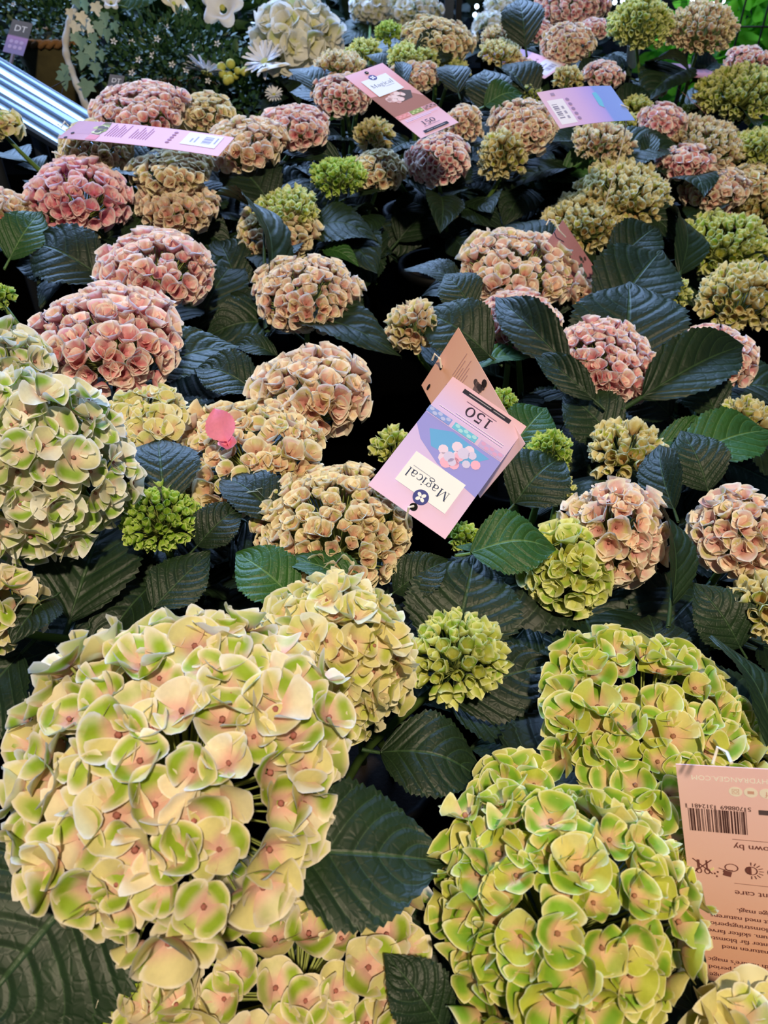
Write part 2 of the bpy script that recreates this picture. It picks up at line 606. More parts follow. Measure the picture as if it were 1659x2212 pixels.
# ------------------------------------------------------------------ leaf meshes
def leaf_arrays(seed, ratio=0.72, fold=0.35, droop=0.25, wav=0.03, nl=44, nw=8, teeth=20):
    g = random.Random(seed)
    t = np.linspace(0, 1, nl + 1)
    w = np.sin(np.pi * np.power(t, 0.80)) ** 0.85
    w = w * (1 - 0.25 * np.clip(t - 0.72, 0, 1) / 0.28) + 0.0
    w = np.maximum(w, 0.012) * ratio / 2
    saw = np.mod(t * teeth, 1.0)
    tooth = 1 + 0.12 * (saw - 0.5) * (t > 0.06) * (t < 0.985)
    us = np.linspace(-1, 1, nw + 1)
    T, U = np.meshgrid(t, us, indexing='ij')
    Wg = w[:, None] * np.where(np.abs(U) > 0.99, tooth[:, None], 1.0)
    X = U * Wg
    # quilted relief between the side veins, grooved midrib
    s = (T - 0.33 * np.abs(U) ** 1.3) * 7
    tri = np.abs(np.mod(s + 0.5, 1.0) - 0.5) * 2
    Z = 0.009 * np.minimum(tri * 1.6, 1) * np.sin(np.pi * np.clip(T, 0, 1)) * np.minimum(1, np.abs(U) * 3)
    Z = Z + fold * np.abs(X) * (1 - 0.5 * T) - 0.9 * X * X * fold
    ph = g.random() * 6.28
    Z = Z + wav * np.sin(T * 7 + ph + (U > 0) * 1.7) * np.abs(U) ** 2
    Y = T.copy()
    arch = droop * (np.sin(np.pi * T) * 0.5)
    Z = Z + arch
    X = X + 0.03 * np.sin(T * 3.1) * g.uniform(-1, 1)
    V = np.stack([X, Y, Z], -1).reshape(-1, 3)
    uv = np.stack([(U + 1) / 2, T], -1).reshape(-1, 2)
    f = []
    for i in range(nl):
        for j in range(nw):
            a = i * (nw + 1) + j
            f.append((a, a + 1, a + nw + 2, a + nw + 1))
    # petiole
    pv, pf = [], []
    base = len(V)
    for i, (yy, zz) in enumerate(((-0.16, -0.05), (0.0, -0.008), (0.5, 0.0))):
        for k in range(5):
            an = 2 * math.pi * k / 5
            r = (0.02, 0.017, 0.004)[i]
            zc = zz + (arch[22, 0] - 0.008 if i == 2 else 0)
            pv.append((r * math.cos(an), yy, zc + r * math.sin(an)))
    for i in range(2):
        for k in range(5):
            pf.append((base + i * 5 + k, base + i * 5 + (k + 1) % 5, base + (i + 1) * 5 + (k + 1) % 5, base + (i + 1) * 5 + k))
    V = np.concatenate([V, np.array(pv)])
    uv = np.concatenate([uv, np.tile([0.5, 0.5], (15, 1))])
    return V, np.array(f + pf), uv


LM = {}


def leaf_mesh(v, ratio, mat):
    r = round(ratio * 20) / 20
    k = (v, r, mat.name)
    if k not in LM:
        fold, droop, wav = [(0.30, 0.25, 0.03), (0.45, 0.35, 0.04), (0.15, 0.45, 0.05), (0.6, 0.2, 0.03), (0.25, 0.1, 0.05), (0.9, 0.3, 0.02)][v]
        V, f, uv = leaf_arrays(v * 13 + 5, r, fold, droop, wav)
        LM[k] = mesh_from('hydrangea_leaf', V, f, mat, None, uv)
    return LM[k]


def leaf_matrix(Bp, Tp, N, roll=0.0):
    y = (Tp - Bp)
    L_ = y.length
    y = y / L_
    n = N - y * N.dot(y)
    n.normalize()
    x = y.cross(n)
    R = Matrix((x, y, n)).transposed().to_4x4()
    return Matrix.Translation(Bp) @ R @ Matrix.Rotation(roll, 4, 'Y') @ Matrix.Scale(L_, 4)


# ------------------------------------------------------------------ hydrangea plants
PLANTS = {
    1: 'hydrangea with the huge cream and green bloom over the large dark leaf',
    2: 'hydrangea with ivory-green blooms cut by the frame edge beside green buds',
    3: 'hydrangea with a butter-yellow bloom, a peach bloom and open green bud cluster between them',
    4: 'hydrangea with lime-green bloom beside the pink barcode card',
    5: 'hydrangea with a lime and pink bloom just above the barcode card',
    6: 'hydrangea with a lime cupped bloom touching a tall pink-peach bloom',
    7: 'hydrangea with a pink bloom at the frame edge and a small gold bloom',
    8: 'hydrangea with two pink cupped blooms one behind the other above the ivory blooms',
    9: 'hydrangea with two peach-pink domes stacked beside long blue-green leaves',
    10: 'hydrangea with pink blooms wrapped in large pointed leaves behind the lavender card',
    11: 'hydrangea with pink bloom behind a broad leaf and gold bloom at frame edge',
    12: 'hydrangea with three yellow-green domes beside the upright shaded card',
    13: 'hydrangea with a rose-pink bloom and peach blooms below the long pink card',
    14: 'hydrangea with bright lime heads next to peach heads in the middle rows',
    15: 'hydrangea with pink-gold blooms under the long pink card',
    16: 'hydrangea with a pale pink drooping bloom below the pink price card',
    17: 'hydrangea with a peach bloom touching the blue and lilac card',
    18: 'hydrangea with orange-pink bloom at the hole end of the pink price card',
    19: 'hydrangea with a wide peach bloom before the grey post',
    20: 'hydrangea with small pink and yellow blooms around the small tilted pink card',
    21: 'hydrangea with dusky pink blooms beside a big upright dark leaf',
    22: 'tall hydrangea with two big olive and peach domes in front of the wire mesh',
    23: 'hydrangea with a broad olive-green bloom under the dark shaded card',
    24: 'hydrangea with a run of pink and peach heads right of the lilac card',
    25: 'hydrangea with pink heads beside the brown half-hidden card',
    26: 'hydrangea with a single pale yellow bloom beside the aluminium rail',
}
# plant, x, y, width, height in the photograph's pixels, shape, colour, floret size in mm, extra drop
HEADS = [
    (1, 378, 1645, 780, 710, 'open', 'cream', 35, 0),
    (1, 640, 2120, 640, 420, 'open', 'cream', 32, 0.075),
    (1, 330, 2190, 260, 200, 'open', 'cream', 30, 0.085),
    (2, 80, 1020, 430, 520, 'open', 'ivory', 31, 0),
    (2, 10, 1320, 190, 190, 'open', 'cream', 32, 0.03),
    (2, 20, 790, 190, 160, 'soft', 'ivory', 30, 0.0),
    (2, 300, 915, 230, 150, 'open', 'butter', 24, 0.01),
    (2, 345, 1120, 165, 145, 'bud', 'budgreen', 11, 0.03),
    (2, 535, 985, 330, 200, 'soft', 'peach', 23, 0.02),
    (3, 710, 1440, 385, 430, 'open', 'butter', 28, 0.02),
    (3, 725, 1145, 370, 300, 'cup', 'peach', 16, 0.02),
    (3, 985, 1415, 215, 195, 'bud', 'chartreuse', 17, 0.03),
    (3, 850, 970, 80, 90, 'bud', 'chartreuse', 14, 0.03),
    (4, 1210, 1965, 585, 580, 'open', 'lime', 29, 0),
    (4, 1420, 1850, 170, 190, 'open', 'lime', 28, 0.035),
    (4, 1640, 2245, 270, 240, 'open', 'butter', 29, -0.02),
    (4, 1110, 1740, 220, 140, 'open', 'lime', 28, 0.035),
    (5, 1400, 1560, 490, 400, 'open', 'lime', 30, 0),
    (5, 1665, 1600, 90, 110, 'open', 'lime', 28, 0.01),
    (6, 1220, 1232, 215, 235, 'soft', 'chartreuse', 21, 0.03),
    (6, 1322, 1160, 230, 260, 'soft', 'blush', 23, 0.01),
    (6, 1185, 985, 100, 120, 'bud', 'budgreen', 12, 0.03),
    (6, 1207, 1060, 60, 80, 'bud', 'chartreuse', 12, 0.04),
    (6, 1000, 1160, 70, 60, 'bud', 'budgreen', 10, 0.06),
    (6, 1085, 868, 70, 40, 'bud', 'budgreen', 10, 0.03),
    (7, 1595, 1152, 215, 205, 'soft', 'blush', 23, 0),
    (7, 1640, 1315, 130, 150, 'bud', 'gold', 19, 0.02),
    (7, 1355, 975, 172, 130, 'bud', 'gold', 18, 0.02),
    (8, 235, 735, 350, 232, 'cup', 'pink', 25, 0),
    (8, 335, 585, 272, 160, 'cup', 'pink', 25, 0),
    (8, 0, 640, 50, 50, 'bud', 'budgreen', 12, 0.02),
    (9, 675, 850, 272, 215, 'cup', 'blush', 24, 0.01),
    (9, 660, 637, 242, 165, 'cup', 'blush', 20, 0.01),
    (10, 1312, 780, 248, 160, 'cup', 'pink', 19, 0),
    (10, 1120, 695, 205, 115, 'cup', 'pink', 19, 0.01),
    (10, 1118, 583, 265, 130, 'soft', 'blush', 25, 0),
    (10, 895, 715, 115, 122, 'bud', 'peach', 20, 0.02),
    (10, 1280, 640, 105, 55, 'soft', 'blush', 20, 0.02),
    (11, 1540, 772, 190, 134, 'cup', 'pink', 18, 0.01),
    (11, 1600, 645, 180, 145, 'bud', 'gold', 21, 0),
    (11, 1460, 635, 50, 70, 'bud', 'chartreuse', 16, 0.01),
    (11, 1610, 905, 120, 50, 'bud', 'gold', 18, 0.02),
    (12, 1565, 525, 188, 112, 'bud', 'chartreuse', 20, 0),
    (12, 1257, 482, 188, 108, 'bud', 'gold', 20, 0.01),
    (12, 1350, 415, 212, 100, 'bud', 'gold', 20, 0),
    (13, 170, 427, 235, 148, 'cup', 'rose', 24, 0),
    (13, 382, 447, 188, 106, 'cup', 'blush', 21, 0.01),
    (13, 370, 370, 192, 90, 'cup', 'peach', 18, 0),
    (13, 10, 458, 120, 70, 'cup', 'blush', 20, 0),
    (13, 135, 510, 138, 45, 'bud', 'gold', 22, 0.03),
    (14, 602, 507, 188, 98, 'cup', 'peach', 19, 0.01),
    (14, 617, 457, 152, 88, 'bud', 'chartreuse', 17, 0.005),
    (14, 731, 383, 120, 78, 'bud', 'budgreen', 15, 0),
    (14, 815, 375, 132, 100, 'cup', 'peach', 17, 0.01),
    (15, 300, 240, 225, 84, 'cup', 'pink', 20, 0),
    (15, 450, 243, 122, 64, 'cup', 'peach', 19, 0.005),
    (15, 532, 315, 192, 106, 'cup', 'blush', 21, 0),
    (15, 640, 275, 155, 86, 'cup', 'pink', 20, 0),
    (15, 205, 320, 170, 90, 'cup', 'peach', 21, 0.005),
    (16, 950, 350, 146, 126, 'cup', 'pink', 16, 0),
    (16, 1085, 342, 102, 126, 'bud', 'gold', 20, 0.01),
    (16, 1000, 274, 84, 92, 'soft', 'blush', 18, 0.01),
    (16, 808, 290, 82, 58, 'bud', 'gold', 18, 0.02),
    (17, 1132, 274, 156, 104, 'soft', 'blush', 19, 0),
    (17, 1300, 306, 134, 70, 'bud', 'peach', 18, 0),
    (17, 1145, 208, 54, 40, 'bud', 'chartreuse', 15, 0.01),
    (17, 1345, 268, 60, 32, 'bud', 'chartreuse', 14, 0.01),
    (18, 738, 208, 142, 88, 'cup', 'pink', 16, 0),
    (18, 735, 143, 108, 46, 'bud', 'peach', 18, 0),
    (18, 785, 115, 78, 42, 'bud', 'chartreuse', 16, 0),
    (19, 945, 85, 160, 80, 'soft', 'peach', 18, 0),
    (19, 838, 72, 60, 40, 'bud', 'budgreen', 14, 0),
    (19, 895, 124, 120, 52, 'bud', 'chartreuse', 15, 0.005),
    (19, 893, 168, 110, 60, 'soft', 'blush', 17, 0.01),
    (19, 970, 156, 90, 40, 'bud', 'chartreuse', 15, 0.015),
    (20, 1082, 116, 94, 40, 'bud', 'gold', 15, 0),
    (20, 1125, 157, 84, 46, 'soft', 'blush', 16, 0.005),
    (20, 1228, 170, 68, 40, 'bud', 'gold', 15, 0.005),
    (20, 1302, 162, 96, 52, 'cup', 'pink', 15, 0),
    (20, 1075, 80, 72, 32, 'bud', 'peach', 15, 0.01),
    (21, 1225, 98, 120, 82, 'soft', 'blush', 18, 0),
    (21, 1165, 72, 62, 42, 'soft', 'pink', 16, 0.01),
    (21, 1282, 60, 64, 36, 'soft', 'pink', 16, 0.01),
    (21, 1232, 14, 160, 84, 'soft', 'pink', 18, 0),
    (22, 1382, 58, 138, 118, 'bud', 'chartreuse', 15, -0.02),
    (22, 1515, 68, 150, 116, 'bud', 'peach', 16, -0.02),
    (22, 1615, 135, 96, 66, 'soft', 'pink', 17, 0.02),
    (23, 1600, 200, 184, 92, 'bud', 'chartreuse', 18, 0),
    (23, 1502, 248, 60, 30, 'bud', 'chartreuse', 14, 0.03),
    (23, 1412, 193, 56, 34, 'soft', 'peach', 18, 0.02),
    (24, 1430, 266, 106, 72, 'soft', 'pink', 19, 0),
    (24, 1520, 308, 192, 72, 'bud', 'peach', 18, 0.005),
    (24, 1378, 234, 70, 36, 'bud', 'chartreuse', 15, 0.01),
    (24, 1475, 353, 118, 72, 'soft', 'pink', 20, 0),
    (25, 1640, 322, 120, 84, 'bud', 'chartreuse', 18, 0),
    (25, 1545, 408, 146, 80, 'soft', 'blush', 20, 0),
    (25, 1635, 390, 116, 58, 'soft', 'peach', 18, 0),
    (25, 1645, 458, 110, 86, 'bud', 'gold', 18, 0.01),
    (26, 5, 272, 76, 58, 'soft', 'butter', 24, 0.02),
]

heads_by_plant = {}
for h in HEADS:
    p, t = on_canopy(h[1], h[2], h[8])
    a = 0.965 * h[3] / 2 * t / F
    v = (p - CAM).normalized()
    sin_a, cos_a = -v.z, math.sqrt(1 - v.z ** 2)
    hh = 0.93 * h[4] / 2 * t / F
    b2 = max(hh * hh - (a * sin_a) ** 2, 0) ** 0.5 / cos_a
    bb = min(max(b2, 0.36 * a), 1.15 * a)
    heads_by_plant.setdefault(h[0], []).append(dict(c=p, t=t, a=a, b=bb, shape=h[5], fam=h[6], s=h[7] / 1000, x=h[1], y=h[2], w=h[3]))

# pot positions: under the blooms, kept apart from one another
roots = {}
for k, hs in heads_by_plant.items():
    wsum = sum(h['a'] for h in hs)
    c = sum((h['c'] * h['a'] for h in hs), Vector()) / wsum
    roots[k] = Vector((c.x, c.y + 0.02, 0))
for it in range(200):
    for i in roots:
        for j in roots:
            if i < j:
                d = roots[j] - roots[i]
                if d.length < 0.172:
                    m = d.normalized() * (0.174 - d.length) / 2
                    roots[j] += m
                    roots[i] -= m
    for i in roots:                     # keep each pot on one tier
        if 1.02 < roots[i].y < 1.15:
            roots[i].y = 1.02
        elif 1.15 <= roots[i].y < 1.28:
            roots[i].y = 1.28
        roots[i].x = min(max(roots[i].x, -0.50), 1.2)
        roots[i].y = min(max(roots[i].y, 0.0), 1.78)
for k in roots:
    roots[k].z = TIER1 if roots[k].y < 1.14 else TIER2

pot_me = soil_me = None
INDIVIDUAL_PX = 15.0
n_ind = n_join = 0
plant_roots = {}
plant_stems = {}


def make_head(root, h, g, full=True):
    """flower_head (pedicels) > floret ... and the far side's florets joined"""
    global n_ind, n_join
    c, a, bb, s = h['c'], h['a'], h['b'], h['s']
    shape, fam = h['shape'], h['fam']
    tilt = Matrix.Rotation(math.radians(g.uniform(4, 16)), 3, 'X') @ Matrix.Rotation(math.radians(g.uniform(-8, 8)), 3, 'Y')
    dens = {'open': 1.75, 'soft': 1.9, 'cup': 1.55, 'bud': 1.5}[shape]
    zmin = -0.45
    area = 2 * math.pi * (1 - zmin) * a * (a + 2 * bb) / 3
    n = int(max(14, dens * area / (0.785 * s * s)))
    n = min(n, 420)
    px = s * F / h['t']
    res = 'hi' if px > 60 else ('mid' if px > 26 else 'lo')
    root_w = wloc[root.name]
    base = c - Vector((0, 0, bb * 0.75))
    items = []
    ga = math.pi * (3 - math.sqrt(5))
    off = g.random() * 6.28
    for i in range(n):
        cz = 1 - (i + 0.5) / n * (1 - zmin)
        cz = min(1, max(-1, cz + g.uniform(-0.03, 0.03)))
        sz = math.sqrt(1 - cz * cz)
        an = off + i * ga + g.uniform(-0.1, 0.1)
        d = Vector((sz * math.cos(an), sz * math.sin(an), cz))
        rad = g.uniform(0.86, 1.03) if shape in ('open', 'soft') else g.uniform(0.88, 1.0)
        if shape == 'bud':
            rad = g.uniform(0.84, 1.02)
        rad *= 1 + 0.055 * sz * math.sin(3 * an + off) + 0.05 * math.sin(5 * an + 4 * cz + 2 * off) * sz + 0.03 * math.sin(7 * cz + off)
        inset = 0.35 * s if shape in ('open', 'soft') else 0.6 * s
        p = Vector((d.x * max(a - inset, a * .6), d.y * max(a - inset, a * .6), d.z * max(bb - inset, bb * .55))) * rad
        nrm = Vector((d.x / a, d.y / a, d.z / bb)).normalized()
        nrm = (nrm + Vector((g.gauss(0, .16), g.gauss(0, .16), g.gauss(0, .16) + 0.08))).normalized()
        if shape in ('open',):
            nrm = (nrm + Vector((g.gauss(0, .15), g.gauss(0, .15), g.gauss(0, .15)))).normalized()
        p = tilt @ p + c
        nrm = tilt @ nrm
        sc = s * g.uniform(0.8, 1.2)
        sh = shape
        if shape in ('cup',) and g.random() < 0.10:
            sh = 'bud'
            sc *= 0.6
        if shape == 'cup' and cz < -0.05 and g.random() < 0.5:
            sh = 'soft'
        if shape == 'soft' and g.random() < 0.25:
            sh = 'cup'
        items.append((p, nrm, sc, sh, g.randrange(NVAR), g.random() * 6.28))
    # pedicels
    m = MB()
    for (p, nrm, sc, sh, v, sp) in items:
        mid = base.lerp(p, 0.55) - Vector((0, 0, bb * 0.08))
        w = max(0.0007, s * 0.028)
        m.tube([base, mid, p - nrm * sc * 0.02], [w * 1.6, w, w], n=3, cap=False)
    fh = m.build('flower_head', M_PED, root, origin=c)
    fh.location = c - root_w
    wloc[fh.name] = c
    W0 = Matrix.Translation(c)
    jV, jF, jA, o = [], [], [], 0
    for (p, nrm, sc, sh, v, sp) in items:
        q = nrm.to_track_quat('Z', 'Y').to_matrix().to_4x4()
        M = Matrix.Translation(p) @ q @ Matrix.Rotation(sp, 4, 'Z') @ Matrix.Scale(sc, 4)
        tocam = (CAM - p).normalized()
        X, Y = project(p)
        vis = nrm.dot(tocam) > 0.05 and -40 < X < 1700 and -40 < Y < 2250 and px * (0.62 if shape == 'bud' else 1) > INDIVIDUAL_PX
        if vis and h['budget'][0] > 0:
            link('floret', floret_mesh(sh, res, v, fam), fh, M, W0)
            h['budget'][0] -= 1
            n_ind += 1
        else:
            V, Fq, A = floret_data(sh, 'lo' if res == 'lo' else 'mid', v)
            Mn = np.array(W0.inverted() @ M)
            jV.append(V @ Mn[:3, :3].T + Mn[:3, 3])
            jF.append(Fq + o)
            A2 = A.copy()
            A2[:, 0] = np.mod(A2[:, 0] + g.random(), 1.0)
            jA.append(A2)
            o += len(V)
            n_join += 1
    if jV:
        me = mesh_from('florets', np.concatenate(jV), np.concatenate(jF), PM[fam], np.concatenate(jA))
        f = link('florets', me, fh)
        f['kind'] = 'stuff'
    return fh


for k in sorted(heads_by_plant):
    g = random.Random(k * 101)
    R0 = roots[k]
    root = empty('hydrangea_plant', R0)
    tag(root, PLANTS[k], 'hydrangea', 'potted hydrangeas on the benches')
    plant_roots[k] = root
    if pot_me is None:
        m = MB()
        m.lathe([(0.0, 0.002), (0.055, 0.002), (0.074, 0.125), (0.080, 0.125), (0.080, 0.14), (0.071, 0.14), (0.068, 0.118)], R0, 24)
        po = m.build('pot', M_POT, root)
        pot_me = po.data
        m = MB()
        m.lathe([(0.0, 0.116), (0.04, 0.119), (0.0685, 0.116)], R0, 20)
        so = m.build('soil', M_SOIL, root)
        soil_me = so.data
    else:
        link('pot', pot_me, root)
        link('soil', soil_me, root)
    budget = [300]
    stem_tops = []
    for h in sorted(heads_by_plant[k], key=lambda q: -q['s'] / q['t']):
        h['budget'] = budget
        make_head(root, h, g)
        base = h['c'] - Vector((0, 0, h['b'] * 0.72))
        st = R0 + Vector((g.uniform(-.03, .03), g.uniform(-.03, .03), 0.115))
        p1 = st.lerp(base, 0.35) + Vector((0, 0, 0.02))
        p2 = st.lerp(base, 0.75)
        p1.x, p1.y = st.x * .85 + base.x * .15, st.y * .85 + base.y * .15
        p2.x, p2.y = st.x * .25 + base.x * .75, st.y * .25 + base.y * .75
        pts = [st, p1, p2, base]
        cur = []
        for i in range(9):
            u = i / 8
            cur.append(pts[0] * (1 - u) ** 3 + pts[1] * 3 * u * (1 - u) ** 2 + pts[2] * 3 * u * u * (1 - u) + pts[3] * u ** 3)
        m = MB()
        m.tube(cur, [0.0045] * 6 + [0.004, 0.0035, 0.003], n=7)
        m.build('stem', M_STEM, root)
        stem_tops.append((cur, h))
    plant_stems[k] = stem_tops

print('florets single', n_ind, 'joined', n_join)

# ------------------------------------------------------------------ leaves
# base x, y, tip x, y, width/length, m (0 faces the lens, 1 lies level), roll, shape, extra drop[, bright]
LEAVES = [
    (215, 1870, -70, 2215, 1.30, 0.55, -8, 4, 0.06),
    (600, 1838, 968, 1862, 0.85, 0.80, 0, 4, 0.02),
    (820, 1625, 1050, 1695, 0.80, 0.8, 0, 2, 0.06),
    (960, 1500, 1200, 1430, 0.75, 0.3, 0, 4, 0.07),
    (975, 1420, 1025, 1195, 1.05, 0.35, 0, 0, 0.05),
    (1015, 1195, 1200, 1190, 0.80, 0.5, 0, 2, -0.015, 1),
    (1100, 1225, 985, 1180, 0.5, 0.6, 20, 0, 0.03, 1),
    (355, 1095, 340, 945, 0.85, 0.6, 0, 0, 0.02),
    (425, 1180, 525, 1090, 0.75, 0.3, 0, 1, 0.04),
    (330, 1315, 455, 1192, 0.7, 0.5, 0, 4, 0.06),
    (600, 1120, 473, 1030, 0.72, 0.9, 0, 0, 0.02),
    (640, 1300, 510, 1195, 0.8, 0.5, 0, 2, 0.03, 1),
    (800, 1290, 600, 1205, 0.45, 0.5, 15, 0, 0.02, 1),
    (850, 1280, 968, 1210, 0.75, 0.3, 0, 1, 0.03),
    (115, 1290, 25, 1390, 0.9, 0.8, 0, 0, 0.02),
    (555, 850, 420, 797, 0.80, 0.6, 0, 1, 0.03),
    (575, 655, 468, 415, 0.34, 0.6, 58, 1, 0.025),
    (230, 605, 68, 530, 0.78, 0.3, 0, 2, 0.03),
    (20, 560, 90, 455, 0.7, 0.3, 0, 0, 0.02, 1),
    (70, 470, 180, 452, 0.5, 0.5, 0, 0, 0.02, 1),
    (420, 715, 515, 560, 0.6, 0.3, 0, 1, 0.10),
    (600, 690, 868, 770, 0.5, 1.0, 0, 0, 0.04),
    (600, 700, 440, 732, 0.75, 0.4, 0, 1, 0.06),
    (600, 770, 500, 750, 0.6, 0.5, 10, 1, 0.06),
    (1228, 792, 1070, 640, 0.42, 0.6, -25, 3, -0.005),
    (1285, 865, 1150, 760, 0.40, 0.5, -15, 3, 0.01),
    (1385, 858, 1608, 746, 0.44, 0.5, 10, 3, 0.005),
    (1345, 800, 1358, 608, 1.05, 0.25, 0, 0, 0.03),
    (1180, 690, 1192, 578, 1.1, 0.2, 0, 0, 0.06),
    (1060, 770, 905, 672, 0.80, 0.35, 0, 0, 0.02),
    (1000, 620, 873, 582, 0.62, 0.9, 0, 0, 0.02),
    (1020, 670, 960, 592, 0.9, 0.3, 0, 0, 0.03),
    (1010, 800, 1150, 770, 0.45, 0.5, -20, 0, 0.04, 1),
    (1310, 690, 1430, 540, 0.75, 0.3, 0, 0, 0.02),
    (1325, 570, 1422, 488, 0.7, 0.3, 0, 0, 0.02),
    (1470, 590, 1440, 448, 0.42, 0.8, 40, 0, 0.0),
    (1190, 560, 1085, 487, 0.7, 0.7, 0, 0, 0.03),
    (1330, 960, 1215, 850, 0.85, 0.4, 0, 0, 0.05),
    (1450, 900, 1330, 830, 0.9, 0.4, 0, 2, 0.06),
    (1550, 900, 1480, 800, 0.9, 0.4, 0, 2, 0.05),
    (1530, 1060, 1470, 930, 0.85, 0.35, 0, 0, 0.03),
    (1455, 1100, 1425, 960, 0.6, 0.6, -40, 3, 0.0),
    (1450, 1310, 1415, 1080, 0.34, 0.6, 50, 3, 0.0),
    (1470, 990, 1665, 930, 0.6, 0.5, 0, 0, 0.02, 1),
    (1420, 960, 1560, 930, 0.5, 0.5, 10, 0, 0.03, 1),
    (1600, 1400, 1500, 1260, 0.85, 0.3, 0, 0, 0.04),
    (1680, 1640, 1537, 1372, 0.42, 0.75, 30, 0, -0.01),
    (1420, 1440, 1400, 1328, 1.1, 0.8, 0, 0, 0.03),
    (1110, 1090, 1215, 990, 1.0, 0.3, 0, 2, 0.05),
    (1110, 960, 1180, 880, 0.9, 0.4, 0, 0, 0.04, 1),
    (960, 2230, 830, 2060, 0.75, 0.4, 0, 0, 0.05),
    (590, 450, 480, 345, 0.8, 0.6, 0, 0, 0.02),
    (740, 350, 610, 330, 0.5, 0.5, 0, 0, 0.02),
    (860, 520, 960, 430, 0.8, 0.4, 0, 0, 0.08),
    (1000, 520, 930, 430, 0.8, 0.4, 0, 0, 0.08),
    (800, 590, 730, 500, 0.9, 0.6, 0, 2, 0.08),
    (740, 580, 860, 560, 0.6, 0.9, 0, 2, 0.08),
    (900, 130, 985, 88, 0.8, 0.3, 0, 0, 0.005),
    (1060, 240, 1045, 150, 0.9, 0.3, 0, 0, 0.01),
    (1150, 220, 1085, 140, 0.9, 0.3, 0, 0, 0.01),
    (1045, 230, 1128, 205, 0.8, 0.3, 0, 2, 0.0, 1),
    (1135, 100, 1118, -5, 0.7, 0.1, 0, 0, -0.01),
    (990, 200, 960, 140, 0.7, 0.7, 0, 0, 0.005),
    (870, 190, 868, 132, 0.35, 0.8, 0, 0, -0.005),
    (690, 200, 625, 150, 0.6, 0.9, 0, 0, 0.0),
    (830, 140, 790, 120, 0.8, 0.9, 0, 0, -0.005),
    (700, 260, 760, 245, 0.5, 0.5, 0, 0, 0.01, 1),
    (1400, 330, 1345, 290, 0.9, 0.8, 0, 0, 0.01),
    (1395, 360, 1405, 280, 0.35, 0.8, 0, 0, 0.0),
    (1210, 380, 1350, 350, 0.6, 0.4, 0, 2, 0.03, 1),
    (1260, 180, 1290, 125, 0.6, 0.4, 0, 0, 0.01),
    (1330, 250, 1400, 190, 0.7, 0.3, 0, 0, 0.02),
    (520, 640, 470, 520, 0.6, 0.3, 0, 1, 0.07),
    (700, 540, 775, 575, 0.55, 0.6, 0, 1, 0.03, 1),
]


def nearest_plant(p):
    return min(plant_roots, key=lambda k: min((h['c'] - p).length for _, h in plant_stems[k]))


for L in LEAVES:
    bx, by, tx, ty, ratio, m, roll, v, dz = L[:9]
    Bp, tb = on_canopy(bx, by, dz)
    Tq, tt = on_canopy(tx, ty, dz)
    td = tb + (tt - tb) * m
    Tp = at_depth(tx, ty, td)
    tocam = (CAM - (Bp + Tp) / 2).normalized()
    Nn = Vector((0, 0, 1)) * (0.25 + m) + tocam * (1.05 - m)
    k = nearest_plant((Bp + Tp) / 2)
    mat = LEAF_BRIGHT if len(L) > 9 else LEAF
    link('leaf', leaf_mesh(v, ratio, mat), plant_roots[k], leaf_matrix(Bp, Tp, Nn, math.radians(roll)))

n_leaf = len(LEAVES)
# cards and single big leaves lie open to view here: no other leaf grows across them
CLEAR = [(100, 235, 510, 365), (735, 125, 1005, 305), (1150, 175, 1385, 305), (795, 815, 1140, 1185), (1440, 1620, 1700, 2140), (-60, 1880, 420, 2260), (590, 1640, 980, 2010), (1070, 640, 1240, 800), (1380, 735, 1610, 860)]
for k, stems in plant_stems.items():
    g = random.Random(k * 31 + 7)
    for cur, h in stems:
        if h['a'] < 0.022:
            continue
        for q in range(7):
            u = 8 - 0.9 - q * 0.75
            i = int(u)
            p = cur[i].lerp(cur[min(i + 1, 8)], u - i)
            az = g.random() * 6.28 if q % 2 == 0 else az + math.pi + g.uniform(-.4, .4)
            Lg = g.uniform(0.095, 0.14)
            el = g.uniform(-0.35, 0.35) - 0.05 * q
            d = Vector((math.cos(az) * math.cos(el), math.sin(az) * math.cos(el), math.sin(el)))
            Bq = p + Vector((d.x, d.y, 0)) * 0.02
            Tp = Bq + d * Lg
            if Tp.z > h['c'].z - 0.02:
                Tp.z = h['c'].z - 0.02
            hit = False
            for e in (Tp, (Tp + Bq) / 2):
                X, Y = project(e)
                if any(x0 < X < x1 and y0 < Y < y1 for x0, y0, x1, y1 in CLEAR):
                    hit = True
            if hit:
                continue
            link('leaf', leaf_mesh(g.randrange(5), g.choice((0.6, 0.7, 0.8)), LEAF), plant_roots[k],
                 leaf_matrix(Bq, Tp, Vector((0, -0.15, 1)), g.uniform(-0.4, 0.4)))
            n_leaf += 1
print('leaves', n_leaf)

